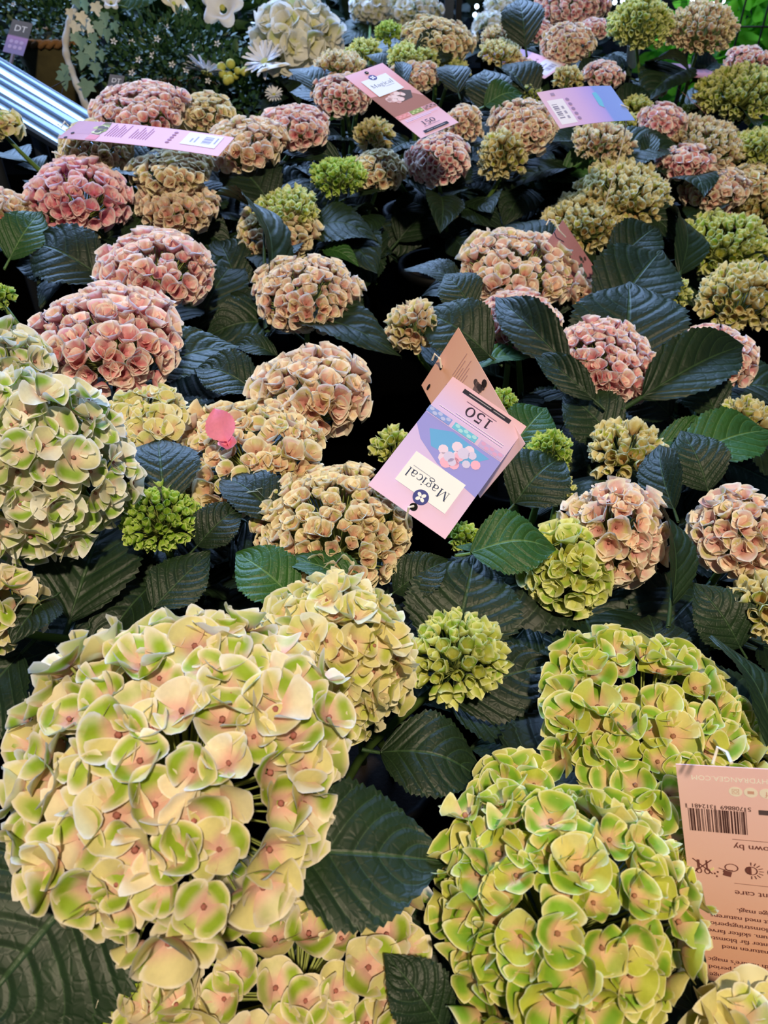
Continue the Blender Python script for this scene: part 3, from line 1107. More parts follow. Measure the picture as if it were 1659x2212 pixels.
# ------------------------------------------------------------------ printed plant cards
def ramp_mat(name, stops, side=None, rough=0.45):
    """card stock: colour along the card (v) with a tint across it (u)"""
    m, nt, N, L, P = new_mat(name)
    uv = N.new('ShaderNodeUVMap')
    sp = N.new('ShaderNodeSeparateXYZ')
    L.new(uv.outputs[0], sp.inputs[0])
    cr = N.new('ShaderNodeValToRGB')
    el = cr.color_ramp.elements
    el[0].position, el[0].color = stops[0][0], lin(stops[0][1])
    el[1].position, el[1].color = stops[-1][0], lin(stops[-1][1])
    for p, c in stops[1:-1]:
        e = el.new(p)
        e.color = lin(c)
    L.new(sp.outputs[1], cr.inputs[0])
    c = cr.outputs[0]
    if side:
        c = mixc(N, L, mathn(N, L, 'MULTIPLY', smoothstep(N, L, sp.outputs[0], 0.9, 0.0) if side[2] else smoothstep(N, L, sp.outputs[0], 0.1, 1.0), side[1]), c, lin(side[0]))
    tc = N.new('ShaderNodeTexCoord')
    nz = N.new('ShaderNodeTexNoise')
    nz.inputs['Scale'].default_value = 300
    L.new(tc.outputs['Object'], nz.inputs['Vector'])
    c = mixc(N, L, mathn(N, L, 'MULTIPLY', nz.outputs['Fac'], 0.06), c, (1, 1, 1, 1))
    L.new(c, P.inputs['Base Color'])
    P.inputs['Roughness'].default_value = 0.75
    P.inputs['Specular IOR Level'].default_value = 0.2
    return m


INK = {}


def ink(hexcol):
    if hexcol not in INK:
        INK[hexcol] = simple('print_' + hexcol.strip('#'), hexcol, 0.75, noise=0.03, spec=0.2)
    return INK[hexcol]


TXT = {}


def text_arrays(s):
    if s not in TXT:
        cu = bpy.data.curves.new('lettering', 'FONT')
        cu.body = s
        cu.size = 1.0
        cu.resolution_u = 3
        ob = bpy.data.objects.new('lettering', cu)
        C.objects.link(ob)
        dg = bpy.context.evaluated_depsgraph_get()
        me = ob.evaluated_get(dg).to_mesh()
        V = [tuple(v.co) for v in me.vertices]
        Fc = [tuple(p.vertices) for p in me.polygons]
        ob.evaluated_get(dg).to_mesh_clear()
        bpy.data.objects.remove(ob)
        bpy.data.curves.remove(cu)
        TXT[s] = (V, Fc)
    return TXT[s]


def ribbon(pts, w):
    pts = [Vector((p[0], p[1])) for p in pts]
    if not hasattr(w, '__len__'):
        w = [w] * len(pts)
    V, Fc = [], []
    for i, p in enumerate(pts):
        t = pts[min(i + 1, len(pts) - 1)] - pts[max(i - 1, 0)]
        t.normalize()
        nn = Vector((-t.y, t.x))
        V += [p + nn * w[i] / 2, p - nn * w[i] / 2]
    for i in range(len(pts) - 1):
        Fc.append((2 * i, 2 * i + 1, 2 * i + 3, 2 * i + 2))
    return [(v.x, v.y) for v in V], Fc


def arcp(cx, cy, rx, ry, a0, a1, n=14):
    return [(cx + rx * math.cos(math.radians(a0 + (a1 - a0) * i / n)), cy + ry * math.sin(math.radians(a0 + (a1 - a0) * i / n))) for i in range(n + 1)]


def fat(cx, cy, rx, ry, a0, a1, wv, wh, n=18):
    P = arcp(cx, cy, rx, ry, a0, a1, n)
    w = [wh + (wv - wh) * abs(math.cos(math.radians(a0 + (a1 - a0) * i / n))) ** 1.5 for i in range(n + 1)]
    return (P, w)


GLYPH = {
    'M': (0.84, [([(.09, 0), (.09, .7)], .035), ([(.09, .7), (.36, .03)], .10), ([(.36, .03), (.64, .7)], .035), ([(.66, 0), (.66, .7)], .10),
                 ([(0, .015), (.19, .015)], .03), ([(.55, .015), (.78, .015)], .03), ([(0, .685), (.13, .685)], .03), ([(.62, .685), (.78, .685)], .03)]),
    'a': (0.48, [([(.36, .02), (.36, .34)], .09), (arcp(.22, .34, .14, .13, 0, 160, 10), .05), fat(.21, .14, .15, .13, 0, 360, .08, .035), ([(.36, .03), (.47, .02)], .04)]),
    'g': (0.48, [fat(.2, .34, .14, .14, 0, 360, .07, .035), fat(.21, -.12, .19, .11, 0, 360, .05, .05), ([(.12, .21), (.09, .12), (.16, .06), (.34, .0)], .05), ([(.3, .42), (.45, .47)], .05)]),
    'i': (0.26, [([(.13, 0), (.13, .47)], .09), ([(.03, .015), (.24, .015)], .03), ([(.04, .46), (.13, .46)], .03), ([(.09, .62), (.18, .62)], .09)]),
    'c': (0.44, [fat(.23, .24, .18, .23, 45, 315, .09, .035)]),
    'l': (0.26, [([(.13, 0), (.13, .72)], .09), ([(.03, .015), (.24, .015)], .03), ([(.03, .71), (.13, .71)], .03)]),
    '1': (0.46, [([(.22, 0), (.22, .56)], .10), ([(.06, .015), (.38, .015)], .03), ([(.08, .5), (.22, .56)], .03)]),
    '5': (0.52, [([(.10, .54), (.42, .54)], .08), ([(.11, .54), (.09, .28)], .035), fat(.21, .14, .19, .18, 120, -140, .10, .04)]),
    '0': (0.60, [fat(.27, .28, .21, .27, 0, 360, .11, .035)]),
}


class Card:
    def __init__(self, name, label, W_, H_, stock, M=None, curl=0.0, back=None, cat='plant tag', group=None):
        self.W, self.H, self.curl = W_, H_, curl
        n = 16
        V, Fq, uv = [], [], []
        th = 0.0005
        for s, zz in ((1, 0), (-1, -th)):
            for i in range(n + 1):
                y = (i / n - 0.5) * H_
                for j, x in enumerate((-W_ / 2, W_ / 2)):
                    V.append((x, y, zz + self.z(y)))
                    uv.append((j, i / n))
        o = 2 * (n + 1)
        for i in range(n):
            a = 2 * i
            Fq.append((a, a + 1, a + 3, a + 2))
            Fq.append((o + a, o + a + 2, o + a + 3, o + a + 1))
            Fq.append((a, a + 2, o + a + 2, o + a))
            Fq.append((a + 1, o + a + 1, o + a + 3, a + 3))
        Fq.append((0, o, o + 1, 1))
        Fq.append((2 * n, 2 * n + 1, o + 2 * n + 1, o + 2 * n))
        me = mesh_from(name, np.array(V), np.array(Fq), stock, None, np.array(uv), smooth=False)
        self.o = link(name, me, None, M)
        self.M = M
        tag(self.o, label, cat, group)
        self.marks = {}
        self.layer = 0

    def z(self, y):
        return -self.curl * (y / self.H + 0.5) ** 2 * self.H

    def _add(self, key, V, Fc):
        d = self.marks.setdefault(key, ([], [], self.layer))
        if len(d[0]) == 0:
            self.layer += 1
        b0 = len(d[0])
        d[0].extend(V)
        d[1].extend([tuple(i + b0 for i in f) for f in Fc])

    def X(self, u):
        return (u - 0.5) * self.W

    def Y(self, v):
        return (v - 0.5) * self.H

    def rect(self, key, u0, v0, u1, v1):
        n = max(1, int(abs(v1 - v0) * 16))
        V, Fc = [], []
        for i in range(n + 1):
            v = v0 + (v1 - v0) * i / n
            V += [(self.X(u0), self.Y(v)), (self.X(u1), self.Y(v))]
        for i in range(n):
            Fc.append((2 * i, 2 * i + 1, 2 * i + 3, 2 * i + 2))
        self._add(key, V, Fc)

    def poly(self, key, pts):
        self._add(key, [(self.X(u), self.Y(v)) for u, v in pts], [tuple(range(len(pts)))])

    def disc(self, key, u, v, r, ry=None, n=20, rot=0):
        ry = ry or r
        V = []
        for i in range(n):
            a = 2 * math.pi * i / n
            x, y = r * math.cos(a), ry * math.sin(a)
            V.append((self.X(u) + x * math.cos(rot) - y * math.sin(rot), self.Y(v) + x * math.sin(rot) + y * math.cos(rot)))
        self._add(key, V, [tuple(range(n))])

    def strokes(self, key, u, v, size, lst):
        for pts, w in lst:
            V, Fc = ribbon(pts, w)
            self._add(key, [(self.X(u) + x * size, self.Y(v) + y * size) for x, y in V], Fc)

    def serif(self, key, s, u, v, size, track=0.02):
        x = 0
        for ch in s:
            adv, lst = GLYPH[ch]
            for pts, w in lst:
                V, Fc = ribbon(pts, w)
                self._add(key, [(self.X(u) + (x + px) * size, self.Y(v) + py * size) for px, py in V], Fc)
            x += adv + track

    def text(self, key, s, u, v, size, align='l', sx=1.0):
        V, Fc = text_arrays(s)
        if not V:
            return
        w = max(p[0] for p in V)
        ox = 0 if align == 'l' else (-w if align == 'r' else -w / 2)
        self._add(key, [(self.X(u) + (p[0] + ox) * size * sx, self.Y(v) + p[1] * size) for p in V], Fc)

    def finish(self):
        for (name, hexcol), (V, Fc, ly) in self.marks.items():
            me = bpy.data.meshes.new(name)
            me.from_pydata([(x, y, self.z(y) + 0.0001 + 0.00005 * ly) for x, y in V], [], Fc)
            me.update()
            # every printed mark faces up
            nz = np.zeros(len(me.polygons) * 3, np.float32)
            me.polygons.foreach_get('normal', nz)
            if (nz[2::3] < 0).any():
                fl = [tuple(reversed(f)) if nz[3 * i + 2] < 0 else f for i, f in enumerate(Fc)]
                me2 = bpy.data.meshes.new(name)
                me2.from_pydata([tuple(v.co) for v in me.vertices], [], fl)
                me2.update()
                me = me2
            me.materials.append(ink(hexcol))
            o = bpy.data.objects.new(name, me)
            C.objects.link(o)
            o.parent = self.o
        return self.o

    def string(self, pts, r=0.0009):
        """a string tied through the hole; pts are world points"""
        m = MB()
        inv = self.M.inverted()
        m.tube([inv @ p for p in pts], r, n=5)
        me = bpy.data.meshes.new('string')
        me.from_pydata([tuple(v) for v in m.V], [], m.F)
        me.materials.append(M_STRING)
        o = bpy.data.objects.new('string', me)
        C.objects.link(o)
        o.parent = self.o


def pose(e1, e2, c):
    e1 = Vector(e1).normalized()
    e2 = Vector(e2)
    e2 = (e2 - e1 * e1.dot(e2)).normalized()
    n = e1.cross(e2)
    return Matrix.Translation(Vector(c)) @ Matrix((e1, e2, n)).transposed().to_4x4()


def corners_pose(tl, tr, bl):
    tl, tr, bl = (at_depth(*q) for q in (tl, tr, bl))
    e1, e2 = tr - tl, tl - bl
    return pose(e1, e2, (tr + bl) / 2), e1.length, e2.length


def bloom_art(c, u, v, r, cols, n=9, seed=1, sy=0.7):
    """small printed cluster of round petals"""
    g = random.Random(seed)
    for i in range(n):
        a, q = g.random() * 6.28, math.sqrt(g.random())
        k = cols[i % len(cols)]
        c.disc(('printed_bloom', k), u + q * math.cos(a) * r / c.W, v + q * math.sin(a) * r * sy / c.H, r * g.uniform(.22, .34), None, 9)


def front_print(c, lilac=True, seed=1):
    """front: white name panel with emblem, bloom picture, strip of three pictures, height number, dark bar"""
    ph = '#9a9cec' if lilac else '#a8705c'
    c.poly(('printed_picture', ph), [(0.0, .33), (1.0, .33), (1.0, .44), (.86, .52), (.55, .60), (0.0, .645)])
    if lilac:
        c.poly(('printed_sky', '#6ab0ee'), [(.12, .36), (.62, .345), (.85, .42), (.72, .52), (.30, .50)])
    else:
        c.poly(('printed_leaves', '#5a4a40'), [(.35, .46), (.75, .47), (.88, .56), (.68, .62), (.40, .58)])
    bloom_art(c, .40 if lilac else .45, .475 if lilac else .54, c.W * .21, ('#e8d8f6', '#f0b8d8', '#d4d0f8') if lilac else ('#e8c4bc', '#d8a8a0', '#f0d4cc'), 16, seed)
    for u0, k1, k2 in ((.0, '#c4b0e8', '#d8a8d8'), (.345, '#70c4ec', '#a8e0f4'), (.69, '#84a0ec', '#b8c4f8')) if lilac else ((0.0, '#e08c88', '#f0a8a4'), (.345, '#8ca050', '#c8d088'), (.69, '#c89498', '#78584c')):
        c.rect(('printed_photo', k1), u0 + .01, .275, u0 + .315, .325)
        for j in range(5):
            c.disc(('printed_photo_bloom', k2), u0 + .05 + .055 * j, .29 + .018 * (j % 2), c.W * .030, c.W * .022, 9)
    c.rect(('name_panel', '#f2f6ff'), .16, .612, .81, .862)
    c.serif(('printed_name', '#3a4668'), 'Magical', .235, .728, c.W * .158)
    c.rect(('printed_subtitle', '#a8aec4'), .52, .704, .74, .709)
    c.disc(('emblem_disc', '#4a4f94'), .47, .862, c.W * .088, None, 28)
    for k in range(4):
        a = math.pi / 4 + k * math.pi / 2 + 0.2
        c.disc(('emblem_flower', '#f4f4fa'), .47 + .035 * math.cos(a), .862 + .035 * math.sin(a) * c.W / c.H, c.W * .028, c.W * .020, 12, a)
    c.disc(('punched_hole', '#08080a'), .47, .945, c.W * .045, None, 18)
    c.serif(('printed_height', '#3a3040'), '150', .32, .118, c.W * .21, 0.03)
    c.rect(('printed_small_line', '#b08c9c'), .30, .098, .70, .102)
    c.rect(('printed_bar', '#33303a'), .175, .030, .805, .062)
    c.rect(('printed_bar_text', '#a8a4b0'), .25, .043, .40, .049)
    c.rect(('printed_bar_text', '#a8a4b0'), .43, .043, .73, .049)
    for i in range(2):
        c.rect(('printed_white_line', '#eee4fa'), .08, .235 - .018 * i, .92 - .2 * i, .240 - .018 * i)


STK_LILAC = ramp_mat('lilac_card', [(0, '#e2b6b4'), (.16, '#d8bdea'), (.45, '#cdbdf6'), (.75, '#d9c2f4'), (1, '#e6c6ec')], ('#e6a890', 0.0, True))
STK_LILAC2 = ramp_mat('lilac_peach_card', [(0, '#e8bccc'), (.22, '#d6c2f6'), (.5, '#d2c0fa'), (.8, '#dec8fa'), (1, '#ecccf6')], ('#eab49c', 0.2, True))
STK_PINK = ramp_mat('pink_card', [(0, '#f0c4d4'), (.3, '#eab4be'), (.5, '#d69a90'), (.72, '#eaa4a4'), (1, '#f0c0d4')])
STK_BACK = ramp_mat('pink_back_card', [(0, '#f6ccd2'), (.45, '#f8c8ba'), (.8, '#f6ba98'), (1, '#f0b090')])
STK_STRIP = ramp_mat('mauve_card', [(0, '#f0c0d2'), (.75, '#ecb4cc'), (.82, '#d49ca8'), (1, '#c08c98')])
STK_BLUE = ramp_mat('blue_lilac_card', [(0, '#e8c4de'), (.45, '#d4b4ec'), (.68, '#b8a8f4'), (.72, '#86a4f4'), (1, '#8cacf8')])
STK_SHADED = ramp_mat('shaded_card', [(0, '#c08088'), (.5, '#b07880'), (1, '#b88490')])  # pink stock darkened: shade of the back-lit cards put into the colour

# big lilac card lying in the middle
c = Card('plant_tag', 'lilac plant card with white name panel lying upside down between the blooms', .0785, .1286, STK_LILAC2,
         pose((-0.811, 0.453, 0.37), (-0.577, -0.723, -0.381), (0.0556, 0.546, 1.1054)), group='plant cards')
front_print(c)
c.finish()
hp = c.M @ Vector((-.002, .0572, .002))
c.string([hp, hp + Vector((-.004, -.004, .002)), hp + Vector((-.006, -.002, -.012)), hp + Vector((-.004, .006, -.03))], 0.0011)

# pink card behind it
c = Card('plant_tag', 'pink card sticking up behind the lilac card, lower half covered', 0.0785, .142, STK_BACK,
         pose((0.408, -0.169, 0.897), (-0.362, 0.872, 0.329), (0.0796, 0.6246, 1.098)), group='plant cards')
for i in range(6):
    c.rect(('printed_line', '#c08c88'), .55, .80 - .022 * i, .92 - .08 * (i % 3), .806 - .022 * i)
for i in range(3):
    c.rect(('printed_line', '#c08c88'), .25, .80 - .03 * i, .40, .806 - .03 * i)
bloom_art(c, .80, .56, .012, ('#5a4844', '#8a706a', '#4a3c3a'), 12, 4)
c.disc(('punched_hole', '#140c0a'), .45, .93, .003, .0018)
c.disc(('punched_hole', '#140c0a'), .10, .93, .004, .0018)
c.finish()
hp = c.M @ Vector((-.003, .060, .001))
c.string([hp, hp + Vector((-.002, 0, .010)), hp + Vector((-.007, .002, .014)), hp + Vector((-.009, .004, .006))], 0.0011)

# barcode card at the frame edge
c = Card('plant_tag', 'large salmon card with barcode standing at the frame edge', .072, .19, STK_BACK,
         pose((-0.917, 0.259, -0.305), (0.223, -0.301, -0.927), (0.2315, 0.230, 0.998)), group='plant cards')
DK = '#4a2c2c'
BR = '#7c4c48'
c.text(('printed_web_address', '#fffaf4'), 'MAGICALHYDRANGEA.COM', .885, .040, .0052, 'r', 0.95)
for u in (.552, .436, .32):
    c.disc(('printed_icon_disc', '#f6ece0'), u, .097, .0038)
c.strokes(('printed_icon', '#d8a898'), .552, .097, .0018, [(arcp(0, 0, .6, .6, 0, 360), .2), ([(-1, -1), (1, -1), (1, 1), (-1, 1), (-1, -1)], .22)])
c.strokes(('printed_icon', '#d8a898'), .436, .097, .0018, [([(-1, 0), (1, 0)], 1.3)])
c.text(('printed_icon', '#d8a898'), 'f', .32, .091, .006, 'c')
g = random.Random(5708869)
u = .482
guard = []
while u < .952:
    w = g.choice((.0042, .0042, .0084, .0126))
    c.rect(('barcode', DK), u, .178, min(u + w, .955), .275)
    u += w + g.choice((.0042, .0042, .0084, .0126))
for u in (.482, .490, .716, .724, .945, .953):
    c.rect(('barcode', DK), u, .160, u + .004, .178)
c.text(('barcode_digits', DK), '5', .467, .158, .0047, 'r')
c.text(('barcode_digits', DK), '708869', .500, .158, .0047, 'l', 0.92)
c.text(('barcode_digits', DK), '312481', .734, .158, .0047, 'l', 0.92)
c.rect(('printed_logo_bar', '#5a4c50'), .15, .165, .385, .185)
c.rect(('printed_rule', BR), .08, .297, .605, .299)
c.text(('printed_heading', BR), 'Grown by', .600, .318, .0068, 'r')
c.rect(('printed_rule', BR), .08, .494, .618, .496)
c.text(('printed_heading', BR), 'Plant care', .618, .527, .0068, 'r')
# care pictograms: crossed-out cutlery, watering can, half sun
s = .0075
c.strokes(('care_pictogram', BR), .867, .430, s, [([(-.75, -.8), (.75, .8)], .09), ([(-.75, .8), (.75, -.8)], .09), ([(.32, -.7), (.32, .2)], .2), (arcp(.32, .55, .2, .3, 0, 360), .08),
                                                  (arcp(-.34, .55, .2, .3, 0, 360), .08), ([(-.34, .25), (-.34, -.7)], .12)])
c.strokes(('care_pictogram', BR), .657, .435, s, [([(-.35, .05), (.3, .05), (.42, .3)], .08), ([(-.2, .55), (.4, .4)], .6), (arcp(-.25, -.25, .5, .42, 0, 360), .08), ([(.3, .1), (.75, -.1)], .07),
                                                  ([(.85, .3), (.85, .5)], .12), ([(1.1, .5), (1.1, .7)], .12), ([(.95, .8), (.95, 1.0)], .12)])
c.strokes(('care_pictogram', BR), .473, .430, s, [(arcp(0, 0, .45, .45, 0, 360), .08), ([(.1, .42), (.1, -.42)], .2), ([(.25, .36), (.25, -.36)], .22)] +
          [([(.6 * math.cos(a), .6 * math.sin(a)), (.95 * math.cos(a), .95 * math.sin(a))], .07) for a in [math.radians(90 + 22.5 * i) for i in range(9)]])
c.strokes(('care_pictogram', BR), .29, .430, s, [([(-.3, -.7), (-.3, .7)], .1), ([(.3, -.7), (.3, .7)], .1), (arcp(0, 0, .5, .5, 0, 360), .08)])
for v, uu, s in ((.612, .612, 'naturlige magi.'), (.651, .841, 'i takt med naturens'), (.689, .941, 'lange blomstringsperiode.'), (.726, .911, 'hjemrum. skifter farve i'), (.763, .924, 'planter får blomster,'),
                 (.800, .766, 'naturen med'), (.872, .90, "with nature's magic"), (.912, .90, 'day blooming period'), (.952, .90, 'blooms to change')):
    c.text(('printed_body_text', BR), s, uu, v, .0056, 'r', 0.98)
c.finish()
sp = at_depth(1580, 1648, .415)
c.string([sp, at_depth(1570, 1625, .425), at_depth(1550, 1614, .43), at_depth(1540, 1650, .43)], 0.0009)

# pink price card further back
c = Card('plant_tag', 'flat pink card with white name panel resting on the rear blooms', .072, .165, STK_PINK,
         pose((0.753, 0.647, 0.123), (-0.647, 0.693, 0.319), (0.024, 1.227, 1.232)), group='plant cards')
front_print(c, False, 3)
c.finish()
hp = at_depth(745, 163, 1.335)
c.string([c.M @ Vector((-.002, .073, .001)), at_depth(780, 155, 1.33), at_depth(752, 160, 1.33), at_depth(742, 168, 1.34)], 0.0010)

# long strip card
c = Card('plant_tag', 'long mauve-pink opened card lying across the pink-gold blooms', .067, .242, STK_STRIP,
         pose((0.212, 0.971, 0.11), (-0.975, 0.203, 0.093), (-0.342, 1.215, 1.190)), curl=0.05, group='plant cards')
c.rect(('printed_sky', '#c896a4'), .30, .84, .98, .93)
c.poly(('printed_leaves', '#7c7048'), [(.30, .775), (.62, .76), (.98, .78), (.98, .825), (.35, .83)])
bloom_art(c, .62, .80, .016, ('#c8c880', '#98a050', '#e0dca8', '#6a5850'), 16, 8)
c.rect(('printed_photo', '#e88c98'), .04, .765, .28, .83)
for i in range(7):
    c.rect(('printed_line', '#b07894'), .28 + .0 * i, .735 - .017 * i, .93 - .10 * (i % 3), .740 - .017 * i)
for i in range(7):
    c.rect(('printed_line', '#b07894'), .28, .580 - .017 * i, .90 - .12 * ((i + 1) % 3), .585 - .017 * i)
for i in range(5):
    c.disc(('care_pictogram', '#a8708c'), .30 + .13 * i, .345, .0032, .0032, 10)
c.rect(('price_sticker', '#f2eefa'), .30, .055, .92, .27)
for i in range(8):
    c.rect(('sticker_barcode', '#8c84a0'), .45 + .045 * i, .10, .45 + .045 * i + (.03 if i % 3 else .015), .155)
c.rect(('sticker_text', '#aca4bc'), .45, .19, .75, .20)
c.rect(('sticker_text', '#aca4bc'), .45, .215, .65, .225)
c.rect(('sticker_text', '#aca4bc'), .5, .072, .8, .082)
c.disc(('punched_hole', '#2c1418'), .30, .945, .0035, .0025)
c.disc(('punched_hole', '#2c1418'), .05, .955, .0035, .0025)
c.finish()
c.string([at_depth(148, 272, 1.196), at_depth(140, 262, 1.196), at_depth(132, 275, 1.187), at_depth(125, 268, 1.187)], 0.0013)
c.string([at_depth(145, 300, 1.178), at_depth(137, 320, 1.168), at_depth(132, 335, 1.168), at_depth(112, 328, 1.168)], 0.0013)

# blue-lilac bent card
c = Card('plant_tag', 'blue and lilac bent card with white price sticker on the rear blooms', .072, .125, STK_BLUE,
         pose((0.37, -0.823, -0.432), (0.923, 0.378, 0.071), (0.281, 1.194, 1.235)), curl=0.10, group='plant cards')
c.rect(('price_sticker', '#f2f0fa'), .26, .05, .92, .25)
for i in range(8):
    c.rect(('sticker_barcode', '#8c88a4'), .38 + .05 * i, .075, .38 + .05 * i + (.035 if i % 3 else .018), .14)
for i in range(3):
    c.rect(('sticker_text', '#a8a4bc'), .45 + .13 * i, .17, .53 + .13 * i, .20)
c.rect(('printed_photo', '#a894b8'), .08, .14, .16, .19)
for i in range(5):
    c.disc(('care_pictogram', '#a088b4'), .30 + .13 * i, .30, .003, .003, 10)
c.poly(('printed_sky', '#78ccf0'), [(.20, .66), (.55, .65), (.62, .70), (.40, .73), (.18, .72)])
c.finish()
hp = c.M @ Vector((.005, .055, -.010))
c.string([hp, hp + Vector((.012, .002, -.004)), hp + Vector((.016, .01, -.05)), hp + Vector((.01, .03, -.16))], 0.0009)

# small tilted pink card far back
c = Card('plant_tag', 'small pink card with sticker tilted beside dusky pink bloom at the back', .072, .15, STK_STRIP,
         pose((0.656, 0.725, 0.208), (-0.754, 0.643, 0.137), (0.271, 1.741, 1.189)), group='plant cards')
c.rect(('price_sticker', '#eceaf6'), .15, .03, .95, .28)
for i in range(8):
    c.rect(('sticker_barcode', '#8c88a4'), .40 + .05 * i, .07, .40 + .05 * i + (.035 if i % 3 else .018), .15)
c.rect(('sticker_text', '#a8a4bc'), .40, .19, .70, .21)
for i in range(4):
    c.disc(('care_pictogram', '#b888a0'), .30 + .15 * i, .36, .003, .003, 10)
c.finish()

# upright shaded card beside yellow bloom
M8, w8, h8 = corners_pose((1196, 508, 1.14), (1228, 464, 1.16), (1243, 655, 1.16))
c = Card('plant_tag', 'upright shaded card seen edge-on beside the yellow-green dome', .060, h8 * 0.95, STK_SHADED, M8, group='plant cards')
bloom_art(c, .75, .35, .010, ('#6a4c50', '#50605c', '#7c5c60'), 8, 4)
c.rect(('printed_leaves', '#566058'), .30, .12, .62, .34)
c.finish()
c.string([at_depth(1222, 512, 1.135), at_depth(1208, 498, 1.12), at_depth(1197, 476, 1.12), at_depth(1186, 474, 1.12), at_depth(1180, 486, 1.12)], 0.0011)

# half-hidden brown card
M9, w9, h9 = corners_pose((1525, 441, 1.36), (1573, 434, 1.37), (1548, 500, 1.34))
c = Card('plant_tag', 'brownish-pink card half hidden behind a yellow-green dome', w9, h9, STK_SHADED, M9, group='plant cards')
c.rect(('printed_line', '#8c6068'), .2, .7, .8, .74)
c.finish()
# dark card seen from below and its neighbour seen edge-on
M10, w10, h10 = corners_pose((1438, 137, 1.58), (1600, 150, 1.60), (1425, 160, 1.52))
c = Card('plant_tag', 'dark card seen from its shaded underside above the broad olive bloom', w10 * .95, max(h10, .06), STK_SHADED, M10 @ Matrix.Rotation(math.pi, 4, 'Y'), group='plant cards')
c.rect(('printed_line', '#8c6068'), .2, .7, .8, .74)
c.finish()
M11, w11, h11 = corners_pose((1443, 172, 1.52), (1531, 252, 1.47), (1450, 178, 1.58))
c = Card('plant_tag', 'thin card edge slanting down beside the small lime bud', w11, .06, STK_SHADED, M11, group='plant cards')
c.rect(('printed_line', '#8c6068'), .2, .7, .8, .74)
c.finish()
c.string([at_depth(1443, 176, 1.51), at_depth(1436, 184, 1.51), at_depth(1446, 192, 1.50), at_depth(1452, 186, 1.5)], 0.001)

# one bright pink floret standing on a blush bloom
fh = min((o for o in bpy.data.objects if o.name.startswith('flower_head')), key=lambda o: (wloc[o.name] - on_canopy(535, 985, 0.02)[0]).length)
pp = at_depth(492, 962, depth_of(wloc[fh.name]) - 0.045)
for sc_, rot_, dd in ((0.019, 0.6, Vector((0.1, -0.35, 0.9))),):
    q = dd.normalized().to_track_quat('Z', 'Y').to_matrix().to_4x4()
    f = link('floret', floret_mesh('soft', 'hi', 2, 'hotpink'), fh, Matrix.Translation(pp) @ q @ Matrix.Rotation(rot_, 4, 'Z') @ Matrix.Scale(sc_, 4), Matrix.Translation(wloc[fh.name]))
    f['label'] = 'single bright pink floret'
# and one serrated pink bract above it
V, f_, uv = leaf_arrays(3, 0.85, 0.35, 0.25, 0.05, teeth=11)
A = np.stack([np.full(len(V), .5), np.full(len(V), .2), np.full(len(V), .8)], -1)
me = mesh_from('pink_bract', V, f_, PM['hotpink'], A)
bo = link('pink_bract', me, fh, leaf_matrix(pp + Vector((0, 0, .004)), at_depth(464, 882, depth_of(pp) + .004), Vector((.1, -1, .3))), Matrix.Translation(wloc[fh.name]))
bo['label'] = 'bright pink serrated bract'

# ------------------------------------------------------------------ background: rail, baskets, white flowers
# ribbed aluminium rail on a post
def quadp(u, v):
    """u along the rail, v across it from lower to upper edge"""
    a = at_depth(-90, 190, 1.585).lerp(at_depth(-90, 72, 1.66), v)
    b_ = at_depth(165, 345, 1.44).lerp(at_depth(245, 276, 1.50), v)
    return a.lerp(b_, u)


rr = tag(empty('aluminium_rail', (quadp(.35, .3).x, quadp(.35, .3).y, 0)), 'ribbed silver aluminium rail slanting in beside the baskets', 'rail')
qn = (quadp(1, 0) - quadp(0, 0)).cross(quadp(0, 1) - quadp(0, 0)).normalized()
if qn.dot(CAM - quadp(0, 0)) < 0:
    qn = -qn
prof = [(0, -.012), (0, .006), (.05, .010), (.10, .008), (.13, 0), (.20, 0), (.23, .009), (.33, .012), (.43, .009), (.46, 0), (.54, 0), (.57, .009), (.67, .012), (.77, .009), (.80, 0), (.87, 0), (.90, .008), (.97, .010), (1, .006), (1, -.012)]
m = MB()
vs = [quadp(u, v) + qn * z for u in (0, 1) for v, z in prof]
n = len(prof)
m.add(vs, [(i, (i + 1) % n, n + (i + 1) % n, n + i) for i in range(n)] + [tuple(range(n)), tuple(range(2 * n - 1, n - 1, -1))])
m.build('ribbed_profile', M_ALU, rr, smooth=False)
for u in (.05, .55):
    p = quadp(u, .3) - qn * .03
    m = MB()
    m.tube([Vector((p.x, p.y, 0)), Vector((p.x, p.y, p.z - .002)), p], 0.014, n=10)
    m.build('post', M_FRAME, rr)

BZ = 0.93
bench('display_bench', 'raised bench with baskets of white flowers behind the aluminium rail', -1.45, 0.10, 1.89, 2.60, BZ)
bench('display_bench', 'far bench with pale blue-white blooms behind the grey post', 0.14, 0.80, 2.30, 2.95, 0.95)


